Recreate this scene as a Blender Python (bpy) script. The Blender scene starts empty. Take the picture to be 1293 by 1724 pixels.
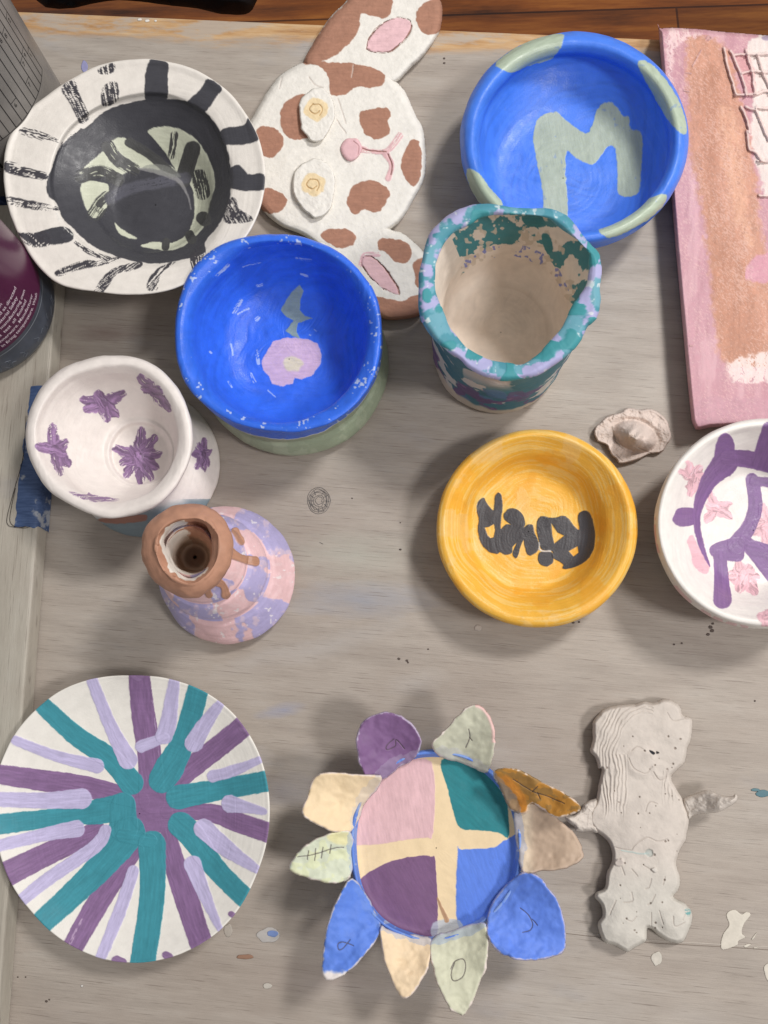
import bpy, math, random
import numpy as np
from mathutils import Matrix, Vector
random.seed(4)
sc = bpy.context.scene
COL = sc.collection
PI = math.pi
# ------------------------------------------------------------------ camera model (photo pixels 1293 x 1724)
W, HT, F, H = 1293.0, 1724.0, 1250.0, 0.50
NX, NY = 690.0, 1130.0                       # pixel straight below the camera
n = np.array([NX - W/2, -(NY - HT/2), -F]); n /= np.linalg.norm(n)
ZW = -n
yc = np.array([-0.012, 1.0, 0.0]); YW = yc - yc.dot(ZW)*ZW; YW /= np.linalg.norm(YW)
XW = np.cross(YW, ZW)
R = np.array([XW, YW, ZW])                    # cam -> world
CAM = np.array([0.0, 0.0, H])

def P(px, py, z=0.0):
    px = np.asarray(px, float); py = np.asarray(py, float)
    z = np.broadcast_to(np.asarray(z, float), np.broadcast(px, py).shape)
    d = np.stack(np.broadcast_arrays(px - W/2, -(py - HT/2), -F*np.ones_like(px*1.0 + py*0)), -1) @ R.T
    t = (z - H)/d[..., 2]
    return CAM + d*t[..., None]

def proj(co):
    c = (co - CAM) @ R
    return W/2 + F*c[..., 0]/(-c[..., 2]), HT/2 - F*c[..., 1]/(-c[..., 2])

def T(x0, y0, s, pts):
    return [(x0 + x*s, y0 + y*s) for x, y in pts]
Z1 = lambda p: T(0, 80, 470/1293, p)
Z2 = lambda p: T(400, 0, 380/1170, p)
Z3 = lambda p: T(750, 30, 440/1293, p)
Z4 = lambda p: T(1080, 0, 213/496, p)
Z5 = lambda p: T(1190, 40, 103/592, p)
Z6 = lambda p: T(680, 330, 360/1293, p)
Z7 = lambda p: T(0, 560, 520/1293, p)
Z8 = lambda p: T(720, 670, 573/1293, p)
Z9 = lambda p: T(0, 1110, 480/1293, p)
ZA = lambda p: T(470, 1160, 530/1293, p)
ZB = lambda p: T(920, 1150, 373/1120, p)
ZC = lambda p: T(800, 820, 210/1293, p)
ZD = lambda p: T(270, 370, 410/1293, p)
ZE = lambda p: T(1173, 1500, 120/924, p)

# ------------------------------------------------------------------ noise
def _h(i, j, k, seed):
    v = (i*374761393 + j*668265263 + k*2147483647 + seed*974634777) & 0xffffffff
    v = ((v ^ (v >> 13))*1274126177) & 0xffffffff
    v = ((v ^ (v >> 16))*2246822519) & 0xffffffff
    return ((v ^ (v >> 15)) & 0xffffff)/float(0xffffff)
def noise(x, y, z=0.0, seed=0):
    x, y, z = np.broadcast_arrays(np.asarray(x, float), np.asarray(y, float), np.asarray(z, float))
    i, j, k = np.floor(x).astype(np.int64), np.floor(y).astype(np.int64), np.floor(z).astype(np.int64)
    u, v, w = x - i, y - j, z - k
    u, v, w = u*u*(3-2*u), v*v*(3-2*v), w*w*(3-2*w)
    r = 0
    for a in (0, 1):
        for b in (0, 1):
            for c in (0, 1):
                r = r + (u if a else 1-u)*(v if b else 1-v)*(w if c else 1-w)*_h(i+a, j+b, k+c, seed)
    return r*2 - 1
def fbm(x, y, z=0.0, seed=0, o=3):
    r, a, s = 0, 1.0, 0
    for q in range(o):
        r = r + a*noise(np.asarray(x)*2**q, np.asarray(y)*2**q, np.asarray(z)*2**q, seed+q*17); s += a; a *= .5
    return r/s
def sst(a, b, x):
    t = np.clip((x-a)/(b-a), 0, 1); return t*t*(3-2*t)
def lin(c):
    c = np.clip(np.asarray(c, float)/255, 0, 1)
    return np.where(c <= .04045, c/12.92, ((c+.055)/1.055)**2.4)
EXPO = 0.96                                    # displayed value of a surface / its albedo, roughly

# ------------------------------------------------------------------ outlines
def smooth(pts, closed=True, k=6):
    p = np.array(pts, float); m = len(p); out = []
    for i in range(m if closed else m-1):
        if closed: a, b, c, d = p[i-1], p[i], p[(i+1) % m], p[(i+2) % m]
        else: a, b, c, d = p[max(i-1, 0)], p[i], p[i+1], p[min(i+2, m-1)]
        for q in range(k):
            t = q/k
            out.append(.5*((2*b) + (c-a)*t + (2*a-5*b+4*c-d)*t*t + (3*b-a-3*c+d)*t**3))
    if not closed: out.append(p[-1])
    return np.array(out)
def sdf(px, py, poly, near=False):
    """signed distance, positive inside"""
    d2 = np.full(px.shape, 1e18); ins = np.zeros(px.shape, bool); nx = np.zeros_like(px); ny = np.zeros_like(py)
    m = len(poly)
    for i in range(m):
        ax, ay = poly[i]; bx, by = poly[(i+1) % m]
        ex, ey = bx-ax, by-ay; L = ex*ex+ey*ey + 1e-12
        t = np.clip(((px-ax)*ex+(py-ay)*ey)/L, 0, 1)
        qx, qy = ax+t*ex, ay+t*ey; dd = (px-qx)**2+(py-qy)**2
        if near:
            mm = dd < d2; nx[mm] = qx[mm]; ny[mm] = qy[mm]
        d2 = np.minimum(d2, dd)
        if ay != by:
            cr = ((ay > py) != (by > py)) & (px < (bx-ax)*(py-ay)/(by-ay)+ax); ins ^= cr
    s = np.where(ins, 1, -1)*np.sqrt(d2)
    return (s, nx, ny) if near else s

# ------------------------------------------------------------------ paint: colours and relief laid on the vertices
class Paint:
    def __init__(s, px, py, base, v=None, th=None, face=None, pos=None):
        s.px, s.py, s.v, s.th, s.face, s.pos = px, py, v, th, face, pos
        s.c = np.empty((px.size, 3)); s.c[:] = base; s.h = np.zeros(px.size); s.ok = np.ones(px.size, bool); s.seed = 1
    def mix(s, m, color, a=1.0, th=.00012):
        m = m*a*s.ok
        s.c += (np.asarray(color, float)-s.c)*m[:, None]; s.h += th*m
    def _sel(s, pts, pad):
        p = np.array(pts, float)
        return np.nonzero((s.px > p[:, 0].min()-pad) & (s.px < p[:, 0].max()+pad) & (s.py > p[:, 1].min()-pad) & (s.py < p[:, 1].max()+pad) & s.ok)[0]
    def _wob(s, i, wob, sc=7.0):
        s.seed += 1
        return (s.px[i]+wob*fbm(s.px[i]/sc, s.py[i]/sc, seed=s.seed), s.py[i]+wob*fbm(s.px[i]/sc, s.py[i]/sc, seed=s.seed+50))
    def poly(s, pts, color, a=1.0, wob=1.2, soft=.8, dry=None, ang=0.0, sm=4, th=.00012, grow=0, streak=.25):
        i = s._sel(pts, 6+grow)
        if not len(i): return
        x, y = s._wob(i, wob)
        d = sdf(x, y, smooth(pts, True, sm) if sm > 1 else np.array(pts))+grow
        m = sst(-soft, soft, d)
        ca, sa = math.cos(math.radians(ang)), math.sin(math.radians(ang))
        al, ac = x*ca+y*sa, -x*sa+y*ca
        if dry is not None:
            q = .75*noise(al*.04, ac*1.05, seed=s.seed+7)+.35*noise(al*.09, ac*2, seed=s.seed+17)+.25*noise(al*.22, ac*.12, seed=s.seed+3)+.02*np.minimum(d, 8)
            m = m*sst(dry-.08, dry+.08, q)
        cc = np.asarray(color, float)*(1+streak*.25*fbm(al*.06, ac*.5, seed=s.seed+9))[:, None]
        m = m*a
        s.c[i] += (cc-s.c[i])*m[:, None]; s.h[i] += th*m
    def stroke(s, pts, w, color, a=1.0, wob=1.0, soft=.8, dry=None, th=.00012, open_=True, cap=True, streak=.3):
        if np.isscalar(w): w = [w]*len(pts)
        pp = smooth(pts, False, 6) if len(pts) > 2 else np.array(pts, float)
        ww = np.interp(np.linspace(0, len(pts)-1, len(pp)), range(len(pts)), w)/2
        i = s._sel(pp, max(ww)+6)
        if not len(i): return
        x, y = s._wob(i, wob)
        best = np.full(x.shape, -1e9); al = np.zeros_like(x); ac = np.zeros_like(x); L0 = 0
        for k in range(len(pp)-1):
            ax, ay = pp[k]; ex, ey = pp[k+1]-pp[k]; L = math.hypot(ex, ey)+1e-9
            t = np.clip(((x-ax)*ex+(y-ay)*ey)/L/L, 0, 1)
            dx, dy = x-ax-t*ex, y-ay-t*ey
            d = ww[k]+(ww[k+1]-ww[k])*t-np.hypot(dx, dy)
            m = d > best; best[m] = d[m]; al[m] = (L0+t*L)[m]; ac[m] = ((dx*-ey+dy*ex)/L)[m]; L0 += L
        m = sst(-soft, soft, best)
        if dry is not None:
            q = .75*noise(al*.05, ac*.9, seed=s.seed+7)+.3*noise(al*.1, ac*1.8, seed=s.seed+17)+.25*noise(al*.2, ac*.12, seed=s.seed+3)+.02*np.minimum(best, 8)
            m = m*sst(dry-.08, dry+.08, q)
        m = m*a
        cc = np.asarray(color, float)*(1+streak*.3*fbm(al*.05, ac*.5, seed=s.seed+9))[:, None]
        s.c[i] += (cc-s.c[i])*m[:, None]; s.h[i] += th*m
    def mottle(s, amt, scale=20.0, color=None, thr=None, seed=3):
        q = fbm(s.px/scale, s.py/scale, seed=seed, o=4)
        if color is None: s.c *= (1+amt*q)[:, None]
        else: s.mix(sst(thr, thr+.12, q), color, amt)
    def brush(s, cx, cy, amt=.05, h=.00006, fr=.35, seed=5, color=None, thr=.2, a=.6):
        """streaks left by a brush run round the pot"""
        r = np.hypot(s.px-cx, s.py-cy); an = np.arctan2(s.py-cy, s.px-cx)
        q = fbm(r*fr+6*noise(np.cos(an)*1.5, np.sin(an)*1.5, seed=seed), np.cos(an)*2.2, np.sin(an)*2.2, seed=seed)
        if color is None: s.c *= (1+amt*q)[:, None]
        else: s.mix(sst(thr, thr+.15, q), color, a, 0)
        s.h += h*q
    def flecks(s, color, thr=.55, scale=4.0, seed=9, a=.9, th=-.00008):
        q = noise(s.px/scale, s.py/scale, seed=seed)*.6+.5*noise(s.px/scale*.3, s.py/scale*.3, seed=seed+4)
        s.mix(sst(thr, thr+.08, q), color, a, th)

# ------------------------------------------------------------------ materials
def ramp(nt, fac, stops):
    r = nt.nodes.new('ShaderNodeValToRGB'); nt.links.new(fac, r.inputs[0])
    e = r.color_ramp.elements
    while len(e) < len(stops): e.new(.5)
    for q, (p, c) in zip(e, stops): q.position = p; q.color = (c, c, c, 1) if np.isscalar(c) else (*c, 1)
    return r.outputs[0]
def tnoise(nt, vec, scale, detail=4, rough=.55, sx=1, sy=1, sz=1):
    m = nt.nodes.new('ShaderNodeMapping'); m.inputs['Scale'].default_value = (sx, sy, sz); nt.links.new(vec, m.inputs[0])
    t = nt.nodes.new('ShaderNodeTexNoise'); nt.links.new(m.outputs[0], t.inputs['Vector'])
    t.inputs['Scale'].default_value = scale; t.inputs['Detail'].default_value = detail; t.inputs['Roughness'].default_value = rough
    return t.outputs[0]
def mapr(nt, v, a, b):
    m = nt.nodes.new('ShaderNodeMapRange'); nt.links.new(v, m.inputs[0]); m.inputs[1].default_value = a; m.inputs[2].default_value = b; return m.outputs[0]
def mixc(nt, fac, a, b, mode='MIX'):
    m = nt.nodes.new('ShaderNodeMix'); m.data_type = 'RGBA'; m.blend_type = mode
    for s_, v in ((0, fac), (6, a), (7, b)):
        if hasattr(v, 'is_output'): nt.links.new(v, m.inputs[s_])
        elif s_ == 0: m.inputs[0].default_value = v
        else: m.inputs[s_].default_value = (*v, 1) if len(v) == 3 else v
    return m.outputs[2]
def toalb(c):
    a = lin(c)/EXPO; mx = a.max(-1, keepdims=True); return a*np.minimum(1, .84/np.maximum(mx, 1e-6))
def alb(*c): return tuple(float(v) for v in toalb(np.array(c, float)))
def newmat(name):
    m = bpy.data.materials.new(name); m.use_nodes = True; nt = m.node_tree
    return m, nt, nt.nodes['Principled BSDF']
def clay_mat(name, rough=.62, bump=.25, scale=900, spec=.35, grain=.05, coarse=160, dist=.0006):
    m, nt, b = newmat(name)
    a = nt.nodes.new('ShaderNodeAttribute'); a.attribute_name = 'paint'
    tc = nt.nodes.new('ShaderNodeTexCoord'); o = tc.outputs['Object']
    f = tnoise(nt, o, scale, 3, .6); g = tnoise(nt, o, coarse, 4, .6)
    v = ramp(nt, g, [(.25, 1-grain*1.6), (.75, 1+grain*.6)])
    c = mixc(nt, 1.0, a.outputs['Color'], v, 'MULTIPLY')
    nt.links.new(c, b.inputs['Base Color'])
    b.inputs['Specular IOR Level'].default_value = spec
    rr = ramp(nt, g, [(.3, max(rough-.1, .05)), (.7, rough+.1)]); nt.links.new(rr, b.inputs['Roughness'])
    mx = nt.nodes.new('ShaderNodeMath'); mx.operation = 'MULTIPLY_ADD'; nt.links.new(g, mx.inputs[0]); mx.inputs[1].default_value = .8; nt.links.new(f, mx.inputs[2])
    bp = nt.nodes.new('ShaderNodeBump'); bp.inputs['Strength'].default_value = bump; bp.inputs['Distance'].default_value = dist
    nt.links.new(mx.outputs[0], bp.inputs['Height']); nt.links.new(bp.outputs[0], b.inputs['Normal'])
    return m
def flat_mat(name, rgb, rough=.6, spec=.4, var=.06, scale=60, bump=0.0):
    m, nt, b = newmat(name)
    tc = nt.nodes.new('ShaderNodeTexCoord'); g = tnoise(nt, tc.outputs['Object'], scale, 4, .6)
    v = ramp(nt, g, [(.25, 1-var*1.5), (.75, 1+var*.5)])
    nt.links.new(mixc(nt, 1.0, alb(*rgb), v, 'MULTIPLY'), b.inputs['Base Color'])
    b.inputs['Roughness'].default_value = rough; b.inputs['Specular IOR Level'].default_value = spec
    if bump:
        bp = nt.nodes.new('ShaderNodeBump'); bp.inputs['Strength'].default_value = bump; bp.inputs['Distance'].default_value = .0008
        nt.links.new(g, bp.inputs['Height']); nt.links.new(bp.outputs[0], b.inputs['Normal'])
    return m
M_MATTE = clay_mat('matte_underglaze', .6, .13)
M_SATIN = clay_mat('satin_underglaze', .42, .22, spec=.45)
M_GLOSS = clay_mat('wet_glossy_underglaze', .40, .3, spec=.4, coarse=220)
M_CLAY = clay_mat('raw_clay', .8, .32, 700, .2, .06, 200, .0008)

# ------------------------------------------------------------------ mesh helpers
def mk(name, co, faces, mat, parent=None, col=None, smooth_=True):
    me = bpy.data.meshes.new(name)
    co = np.ascontiguousarray(co, np.float32); faces = np.asarray(faces, np.int32)
    k = faces.shape[1]
    me.vertices.add(len(co)); me.vertices.foreach_set('co', co.ravel())
    me.loops.add(faces.size); me.loops.foreach_set('vertex_index', faces.ravel())
    me.polygons.add(len(faces)); me.polygons.foreach_set('loop_start', np.arange(0, faces.size, k, dtype=np.int32))
    try: me.polygons.foreach_set('loop_total', np.full(len(faces), k, np.int32))
    except Exception: pass
    me.update(calc_edges=True); me.validate()
    me.polygons.foreach_set('use_smooth', np.full(len(me.polygons), smooth_, bool))
    if col is not None:
        at = me.color_attributes.new('paint', 'FLOAT_COLOR', 'POINT')
        a = np.ones((len(co), 4), np.float32); a[:, :3] = toalb(col); at.data.foreach_set('color', a.ravel())
    me.materials.append(mat)
    o = bpy.data.objects.new(name, me); COL.objects.link(o)
    if parent: adopt(o, parent)
    return o
def adopt(o, parent):
    o.parent = parent; o.matrix_parent_inverse = Matrix.Translation(parent.location).inverted()
def tag(o, label=None, cat=None, group=None, kind=None):
    if label: o['label'] = label
    if cat: o['category'] = cat
    if group: o['group'] = group
    if kind: o['kind'] = kind
    return o
def empty(name, label, cat, loc=(0, 0, 0), group=None):
    o = bpy.data.objects.new(name, None); COL.objects.link(o); o.empty_display_size = .02; o.location = [float(q) for q in loc]
    return tag(o, label, cat, group)
def cube_faces():
    return [(0, 3, 2, 1), (4, 5, 6, 7), (0, 1, 5, 4), (1, 2, 6, 5), (2, 3, 7, 6), (3, 0, 4, 7)]

def ring(key, NT):
    z, cx, cy, r = key[:4]
    th = np.arange(NT)/NT*2*PI
    if isinstance(r, (list, np.ndarray)):
        q = smooth(r, True, 8)-np.array([cx, cy]); an = np.arctan2(-q[:, 1], q[:, 0]) % (2*PI); rr = np.hypot(q[:, 0], q[:, 1])
        o = np.argsort(an); an, rr = an[o], rr[o]
        rad = np.interp(th, np.r_[an-2*PI, an, an+2*PI], np.r_[rr, rr, rr])
        if len(key) > 4: rad = rad+key[4]
        return P(cx+rad*np.cos(th), cy-rad*np.sin(th), z)
    rx, ry = r if isinstance(r, tuple) else (r, r)
    return P(cx+rx*np.cos(th), cy-ry*np.sin(th), z)

def pot(name, keys, paint, mat, NT=640, NV=240, parent=None, base=(230, 225, 218), wob=.0004, wsc=60, thr=.00012, tf=900, closed_bottom=True, seed=0, crisp=()):
    K = np.array([ring(k, NT) for k in keys])          # (k, NT, 3)
    m = len(K)
    seg = np.array([np.linalg.norm(K[i+1]-K[i], axis=1).mean()+1e-5 for i in range(m-1)])
    s = np.r_[0, np.cumsum(seg)]; t = np.linspace(0, s[-1], NV)
    out = np.empty((NV, NT, 3)); vv = np.empty(NV)
    sl = np.zeros_like(K)
    for i in range(m):
        a, b = max(i-1, 0), min(i+1, m-1)
        sl[i] = (K[b]-K[a])/(s[b]-s[a])
        if 0 < i < m-1:                                # limit overshoot when neighbouring spans differ
            l = min(seg[i-1], seg[i])/max(seg[i-1], seg[i])
            sl[i] *= min(1, .5+l)
    for j, tt in enumerate(t):
        i = min(np.searchsorted(s, tt, side='right')-1, m-2); h = s[i+1]-s[i]; u = (tt-s[i])/h; vv[j] = i+u
        h00, h10, h01, h11 = 2*u**3-3*u*u+1, u**3-2*u*u+u, -2*u**3+3*u*u, u**3-u*u
        out[j] = h00*K[i]+h10*h*sl[i]+h01*K[i+1]+h11*h*sl[i+1]
    def normals(o):
        du = np.roll(o, -1, 1)-np.roll(o, 1, 1); dv = np.gradient(o, axis=0)
        nn = np.cross(dv, du); return nn/(np.linalg.norm(nn, axis=2, keepdims=True)+1e-12)
    N = normals(out)
    V = np.repeat(vv, NT); flat = out.reshape(-1, 3)
    q = fbm(flat[:, 0]*wsc, flat[:, 1]*wsc, flat[:, 2]*wsc, seed=seed, o=3)
    q2 = noise(flat[:, 2]*tf+seed, np.repeat(t, NT)*tf*.6, 0, seed=seed+2)*.05
    flat = flat+N.reshape(-1, 3)*(wob*(q+q2))[:, None]
    N = normals(flat.reshape(NV, NT, 3)).reshape(-1, 3)
    px, py = proj(flat)
    view = CAM-flat; fc = (N*view).sum(1) > 0
    th = np.tile(np.arange(NT)/NT*2*PI, NV)
    p = Paint(px, py, base, V, th, fc, flat); paint(p)
    flat = flat+N*p.h[:, None]*(thr/.00012)
    i = np.arange(NV-1)[:, None]*NT; j = np.arange(NT)[None]; j2 = (j+1) % NT
    f = np.stack([(i+j), (i+NT+j), (i+NT+j2), (i+j2)], -1).reshape(-1, 4)
    return mk(name, flat, f, mat, parent, p.c)

def slab(name, poly, zb, T_, paint, mat, parent=None, edge=6.0, sp=1.3, hf=None, base=(230, 225, 218), sm=6, rough_edge=.8, seed=1, bevel=2.0, botdrop=None):
    pl = smooth(poly, True, sm) if sm > 1 else np.array(poly, float)
    if rough_edge:
        pl = pl+rough_edge*np.stack([fbm(pl[:, 0]/9, pl[:, 1]/9, seed=seed), fbm(pl[:, 0]/9, pl[:, 1]/9, seed=seed+40)], 1)
    x0, y0 = pl.min(0)-2*sp; x1, y1 = pl.max(0)+2*sp
    nx, ny = int((x1-x0)/sp)+2, int((y1-y0)/sp)+2
    gx, gy = np.meshgrid(x0+np.arange(nx)*sp, y0+np.arange(ny)*sp)
    gx, gy = gx.ravel(), gy.ravel()
    d, qx, qy = sdf(gx, gy, pl, True)
    idx = np.arange(nx*ny).reshape(ny, nx)
    cell = np.stack([idx[:-1, :-1], idx[1:, :-1], idx[1:, 1:], idx[:-1, 1:]], -1).reshape(-1, 4)
    cell = cell[(d[cell] > 0).any(1)]
    used = np.unique(cell); rem = -np.ones(nx*ny, int); rem[used] = np.arange(len(used)); cell = rem[cell]
    gx, gy, d, qx, qy = gx[used], gy[used], d[used], qx[used], qy[used]
    out = d <= 0; near_ = (d > 0) & (d < .35*sp)
    mv = out | near_
    gx = np.where(mv, qx, gx); gy = np.where(mv, qy, gy); d = np.where(mv, 0, d)
    base_z = zb(gx, gy) if callable(zb) else np.full(gx.shape, float(zb))
    t = np.clip(d/edge, 0, 1); prof = np.sqrt(1-(1-t)**2)
    prof = np.where(d > 0, .12+.88*prof, 0)
    rel = hf(gx, gy, d) if hf else 0
    p = Paint(gx, gy, base); paint(p)
    z = base_z+T_*prof+(rel+p.h)*np.clip(d/2, 0, 1)
    top = P(gx, gy, z)
    bot = P(gx, gy, base_z); bot[:, 2] = base_z-(0 if botdrop is None else botdrop)
    nv = len(gx); bnd = d <= 0
    remap = np.arange(nv)+nv
    if botdrop is None: remap = np.where(bnd, np.arange(nv), remap)
    co = np.r_[top, bot]; colr = np.r_[p.c, p.c]
    f2 = remap[cell][:, ::-1]
    faces = np.r_[cell, f2]
    u = np.unique(faces); rm = -np.ones(2*nv, int); rm[u] = np.arange(len(u))
    return mk(name, co[u], rm[faces], mat, parent, colr[u])

def tube(pts, r, nseg=6):
    """swept thin tube along world points, returns co, faces"""
    p = np.array(pts, float); m = len(p); rr = np.broadcast_to(r, (m,))
    tg = np.gradient(p, axis=0); tg /= np.linalg.norm(tg, axis=1, keepdims=True)+1e-12
    up = np.array([0, 0, 1.0]); a = np.cross(tg, up); a /= np.linalg.norm(a, axis=1, keepdims=True)+1e-9; b = np.cross(a, tg)
    an = np.arange(nseg)/nseg*2*PI
    co = p[:, None]+rr[:, None, None]*(np.cos(an)[None, :, None]*a[:, None]+np.sin(an)[None, :, None]*b[:, None])
    i = np.arange(m-1)[:, None]*nseg; j = np.arange(nseg)[None]; j2 = (j+1) % nseg
    f = np.stack([i+j, i+j2, i+nseg+j2, i+nseg+j], -1).reshape(-1, 4)
    return co.reshape(-1, 3), f
def join(parts):
    co, fs, o = [], [], 0
    for c, f in parts: co.append(c); fs.append(np.asarray(f)+o); o += len(c)
    return np.concatenate(co), np.concatenate(fs)

# colours as the photograph shows them
BLACK = (66, 66, 72); CREAM = (233, 228, 220); WHITE = (238, 232, 226); BLUE = (52, 108, 226); MBLUE = (68, 124, 230); SAGE = (166, 178, 162)
PINK = (224, 184, 194); TERRA = (190, 130, 106); TEAL = (46, 134, 150); PURPLE = (124, 90, 138); LAV = (184, 176, 218); YEL = (250, 172, 48); SAND = (238, 214, 174)

# =================================================================== SETTING
LEDGE = .016
# --- wooden floor far below the table
def floor_mat():
    m, nt, b = newmat('varnished_floor_boards')
    tc = nt.nodes.new('ShaderNodeTexCoord'); o = tc.outputs['Object']
    g = tnoise(nt, o, 3.2, 6, .65, 1, 9, 1); g2 = tnoise(nt, o, 2.0, 3, .5, .8, 3, 1)
    c = ramp(nt, g, [(.3, alb(66, 32, 12)), (.5, alb(136, 74, 26)), (.7, alb(180, 112, 46))])
    w = nt.nodes.new('ShaderNodeTexBrick'); w.offset = .4
    mp = nt.nodes.new('ShaderNodeMapping'); nt.links.new(o, mp.inputs[0]); nt.links.new(mp.outputs[0], w.inputs[0])
    w.inputs['Scale'].default_value = 1; w.inputs['Brick Width'].default_value = .9; w.inputs['Row Height'].default_value = .085; w.inputs['Mortar Size'].default_value = .0022
    w.inputs[1].default_value = (1, 1, 1, 1); w.inputs[2].default_value = (.62, .6, .58, 1); w.inputs[3].default_value = (.25, .2, .16, 1)
    c = mixc(nt, 1.0, c, w.outputs[0], 'MULTIPLY'); nt.links.new(c, b.inputs['Base Color'])
    nt.links.new(ramp(nt, g2, [(.3, .3), (.7, .5)]), b.inputs['Roughness'])
    return m
co = np.array([(-3, -2, -.74), (3, -2, -.74), (3, 4, -.74), (-3, 4, -.74)])
tag(mk('floor', co, [(0, 1, 2, 3)], floor_mat(), smooth_=False), kind='structure')

# --- work table
table = empty('work_table', 'grey washed wooden work table with a worn bare edge that everything stands on', 'table')
eA, eB = P(75, 20, 0), P(1293, 73, 0); ex = (eB-eA)[:2]; ex /= np.linalg.norm(ex); ey = np.array([-ex[1], ex[0]])
def table_mat(name, ledge=False):
    m, nt, b = newmat(name)
    tc = nt.nodes.new('ShaderNodeTexCoord'); o = tc.outputs['Object']
    sep = nt.nodes.new('ShaderNodeSeparateXYZ'); nt.links.new(o, sep.inputs[0])
    sx, sy = (9, .8) if ledge else (.8, 9)
    fine = tnoise(nt, o, 250, 5, .75, *((6, .12) if ledge else (.12, 5.5))); mid = tnoise(nt, o, 24, 5, .7, *((3, .5) if ledge else (.5, 3))); big = tnoise(nt, o, 5.5, 4, .6, 1, 1.6)
    base = ramp(nt, mid, [(.25, alb(*((160, 154, 142) if ledge else (152, 143, 134)))), (.55, alb(*((178, 173, 161) if ledge else (172, 163, 153)))), (.8, alb(*((190, 186, 176) if ledge else (182, 175, 166))))])
    c = mixc(nt, 1.0, base, ramp(nt, fine, [(.26, .78), (.45, .96), (.72, 1.09)]), 'MULTIPLY')
    # washed-out pale and bluish patches rubbed into the paint
    patch = tnoise(nt, o, 7, 5, .6, .8, 2.2)
    c = mixc(nt, ramp(nt, patch, [(.58, 0.0), (.74, .45)]), c, alb(190, 184, 178))
    p2 = tnoise(nt, o, 5, 4, .6, 1.3, 3.1, 4); c = mixc(nt, ramp(nt, p2, [(.62, 0.0), (.76, .35)]), c, alb(146, 152, 164))
    c = mixc(nt, ramp(nt, big, [(.35, .35), (.6, 0.0)]), c, alb(150, 134, 122))
    def soft_patch(px, py, ru, rv, rgb, amt, ang=0):
        q = P(px, py, 0)[:2]-eA[:2]; u, v = q@ex, q@ey; S = .0004
        mp = nt.nodes.new('ShaderNodeMapping'); mp.vector_type = 'TEXTURE'; mp.inputs['Location'].default_value = (u, v, 0)
        mp.inputs['Rotation'].default_value = (0, 0, math.radians(ang)); mp.inputs['Scale'].default_value = (ru*S, rv*S, 1)
        nt.links.new(o, mp.inputs[0]); ln = nt.nodes.new('ShaderNodeVectorMath'); ln.operation = 'LENGTH'; nt.links.new(mp.outputs[0], ln.inputs[0])
        ad = nt.nodes.new('ShaderNodeMath'); ad.operation = 'MULTIPLY_ADD'; nt.links.new(tnoise(nt, o, 40, 5, .7, .7, 2.2), ad.inputs[0]); ad.inputs[1].default_value = 1.6; nt.links.new(ln.outputs['Value'], ad.inputs[2])
        return mixc(nt, ramp(nt, ad.outputs[0], [(.75, amt), (1.0, amt*.6)]) if False else ramp(nt, mapr(nt, ad.outputs[0], .7, 1.9), [(0.0, amt), (1.0, 0.0)]), c, alb(*rgb))
    if not ledge:  # pale and bluish smears, plus darker brownish patches beside the pots
        for a_ in ((610, 1010, 130, 34, (142, 150, 166), .6, 4), (480, 1195, 44, 12, (134, 144, 176), .6, 14), (560, 1085, 150, 20, (186, 182, 178), .4, 22), (700, 1150, 60, 22, (186, 182, 178), .35, 20), (600, 935, 120, 50, (182, 184, 172), .5, 0),
                   (430, 1110, 90, 18, (184, 180, 176), .35, 25), (1180, 860, 80, 30, (150, 142, 140), .4, 0), (480, 1330, 60, 30, (150, 150, 164), .4, 0), (1100, 640, 60, 60, (186, 178, 168), .5, 0), (180, 560, 70, 20, (120, 98, 92), .6, 0), (560, 1650, 120, 30, (160, 146, 140), .5, 0), (760, 210, 50, 60, (150, 142, 132), .4, 0)):
            c = soft_patch(*a_)
    # dark pores running with the grain
    pore = tnoise(nt, o, 210, 3, .6, (6 if ledge else .16), (.16 if ledge else 6)); c = mixc(nt, ramp(nt, pore, [(.60, 0.0), (.68, .55)]), c, alb(104, 92, 84))
    if not ledge:
        # bare worn wood along the far edge (object y runs from the edge into the table)
        e = nt.nodes.new('ShaderNodeMath'); e.operation = 'MULTIPLY_ADD'; nt.links.new(tnoise(nt, o, 16, 5, .65, .6, 2.2), e.inputs[0]); e.inputs[1].default_value = .05; 
        nt.links.new(sep.outputs['Y'], e.inputs[2])
        msk = ramp(nt, e.outputs[0], [(.002, 0.0), (.010, .95)]); 
        wood = ramp(nt, tnoise(nt, o, 30, 6, .7, .5, 5), [(.3, alb(150, 104, 62)), (.5, alb(190, 150, 104)), (.7, alb(208, 180, 142))])
        wood = mixc(nt, ramp(nt, tnoise(nt, o, 20, 5, .7, .5, 2), [(.52, 0.0), (.6, .75)]), wood, alb(176, 168, 158))
        c = mixc(nt, msk, c, wood)
    nt.links.new(c, b.inputs['Base Color'])
    nt.links.new(ramp(nt, patch, [(.3, .42), (.7, .6)]), b.inputs['Roughness']); b.inputs['Specular IOR Level'].default_value = .3
    bp = nt.nodes.new('ShaderNodeBump'); bp.inputs['Strength'].default_value = .5; bp.inputs['Distance'].default_value = .0004
    nt.links.new(fine, bp.inputs['Height']); nt.links.new(bp.outputs[0], b.inputs['Normal'])
    return m
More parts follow.
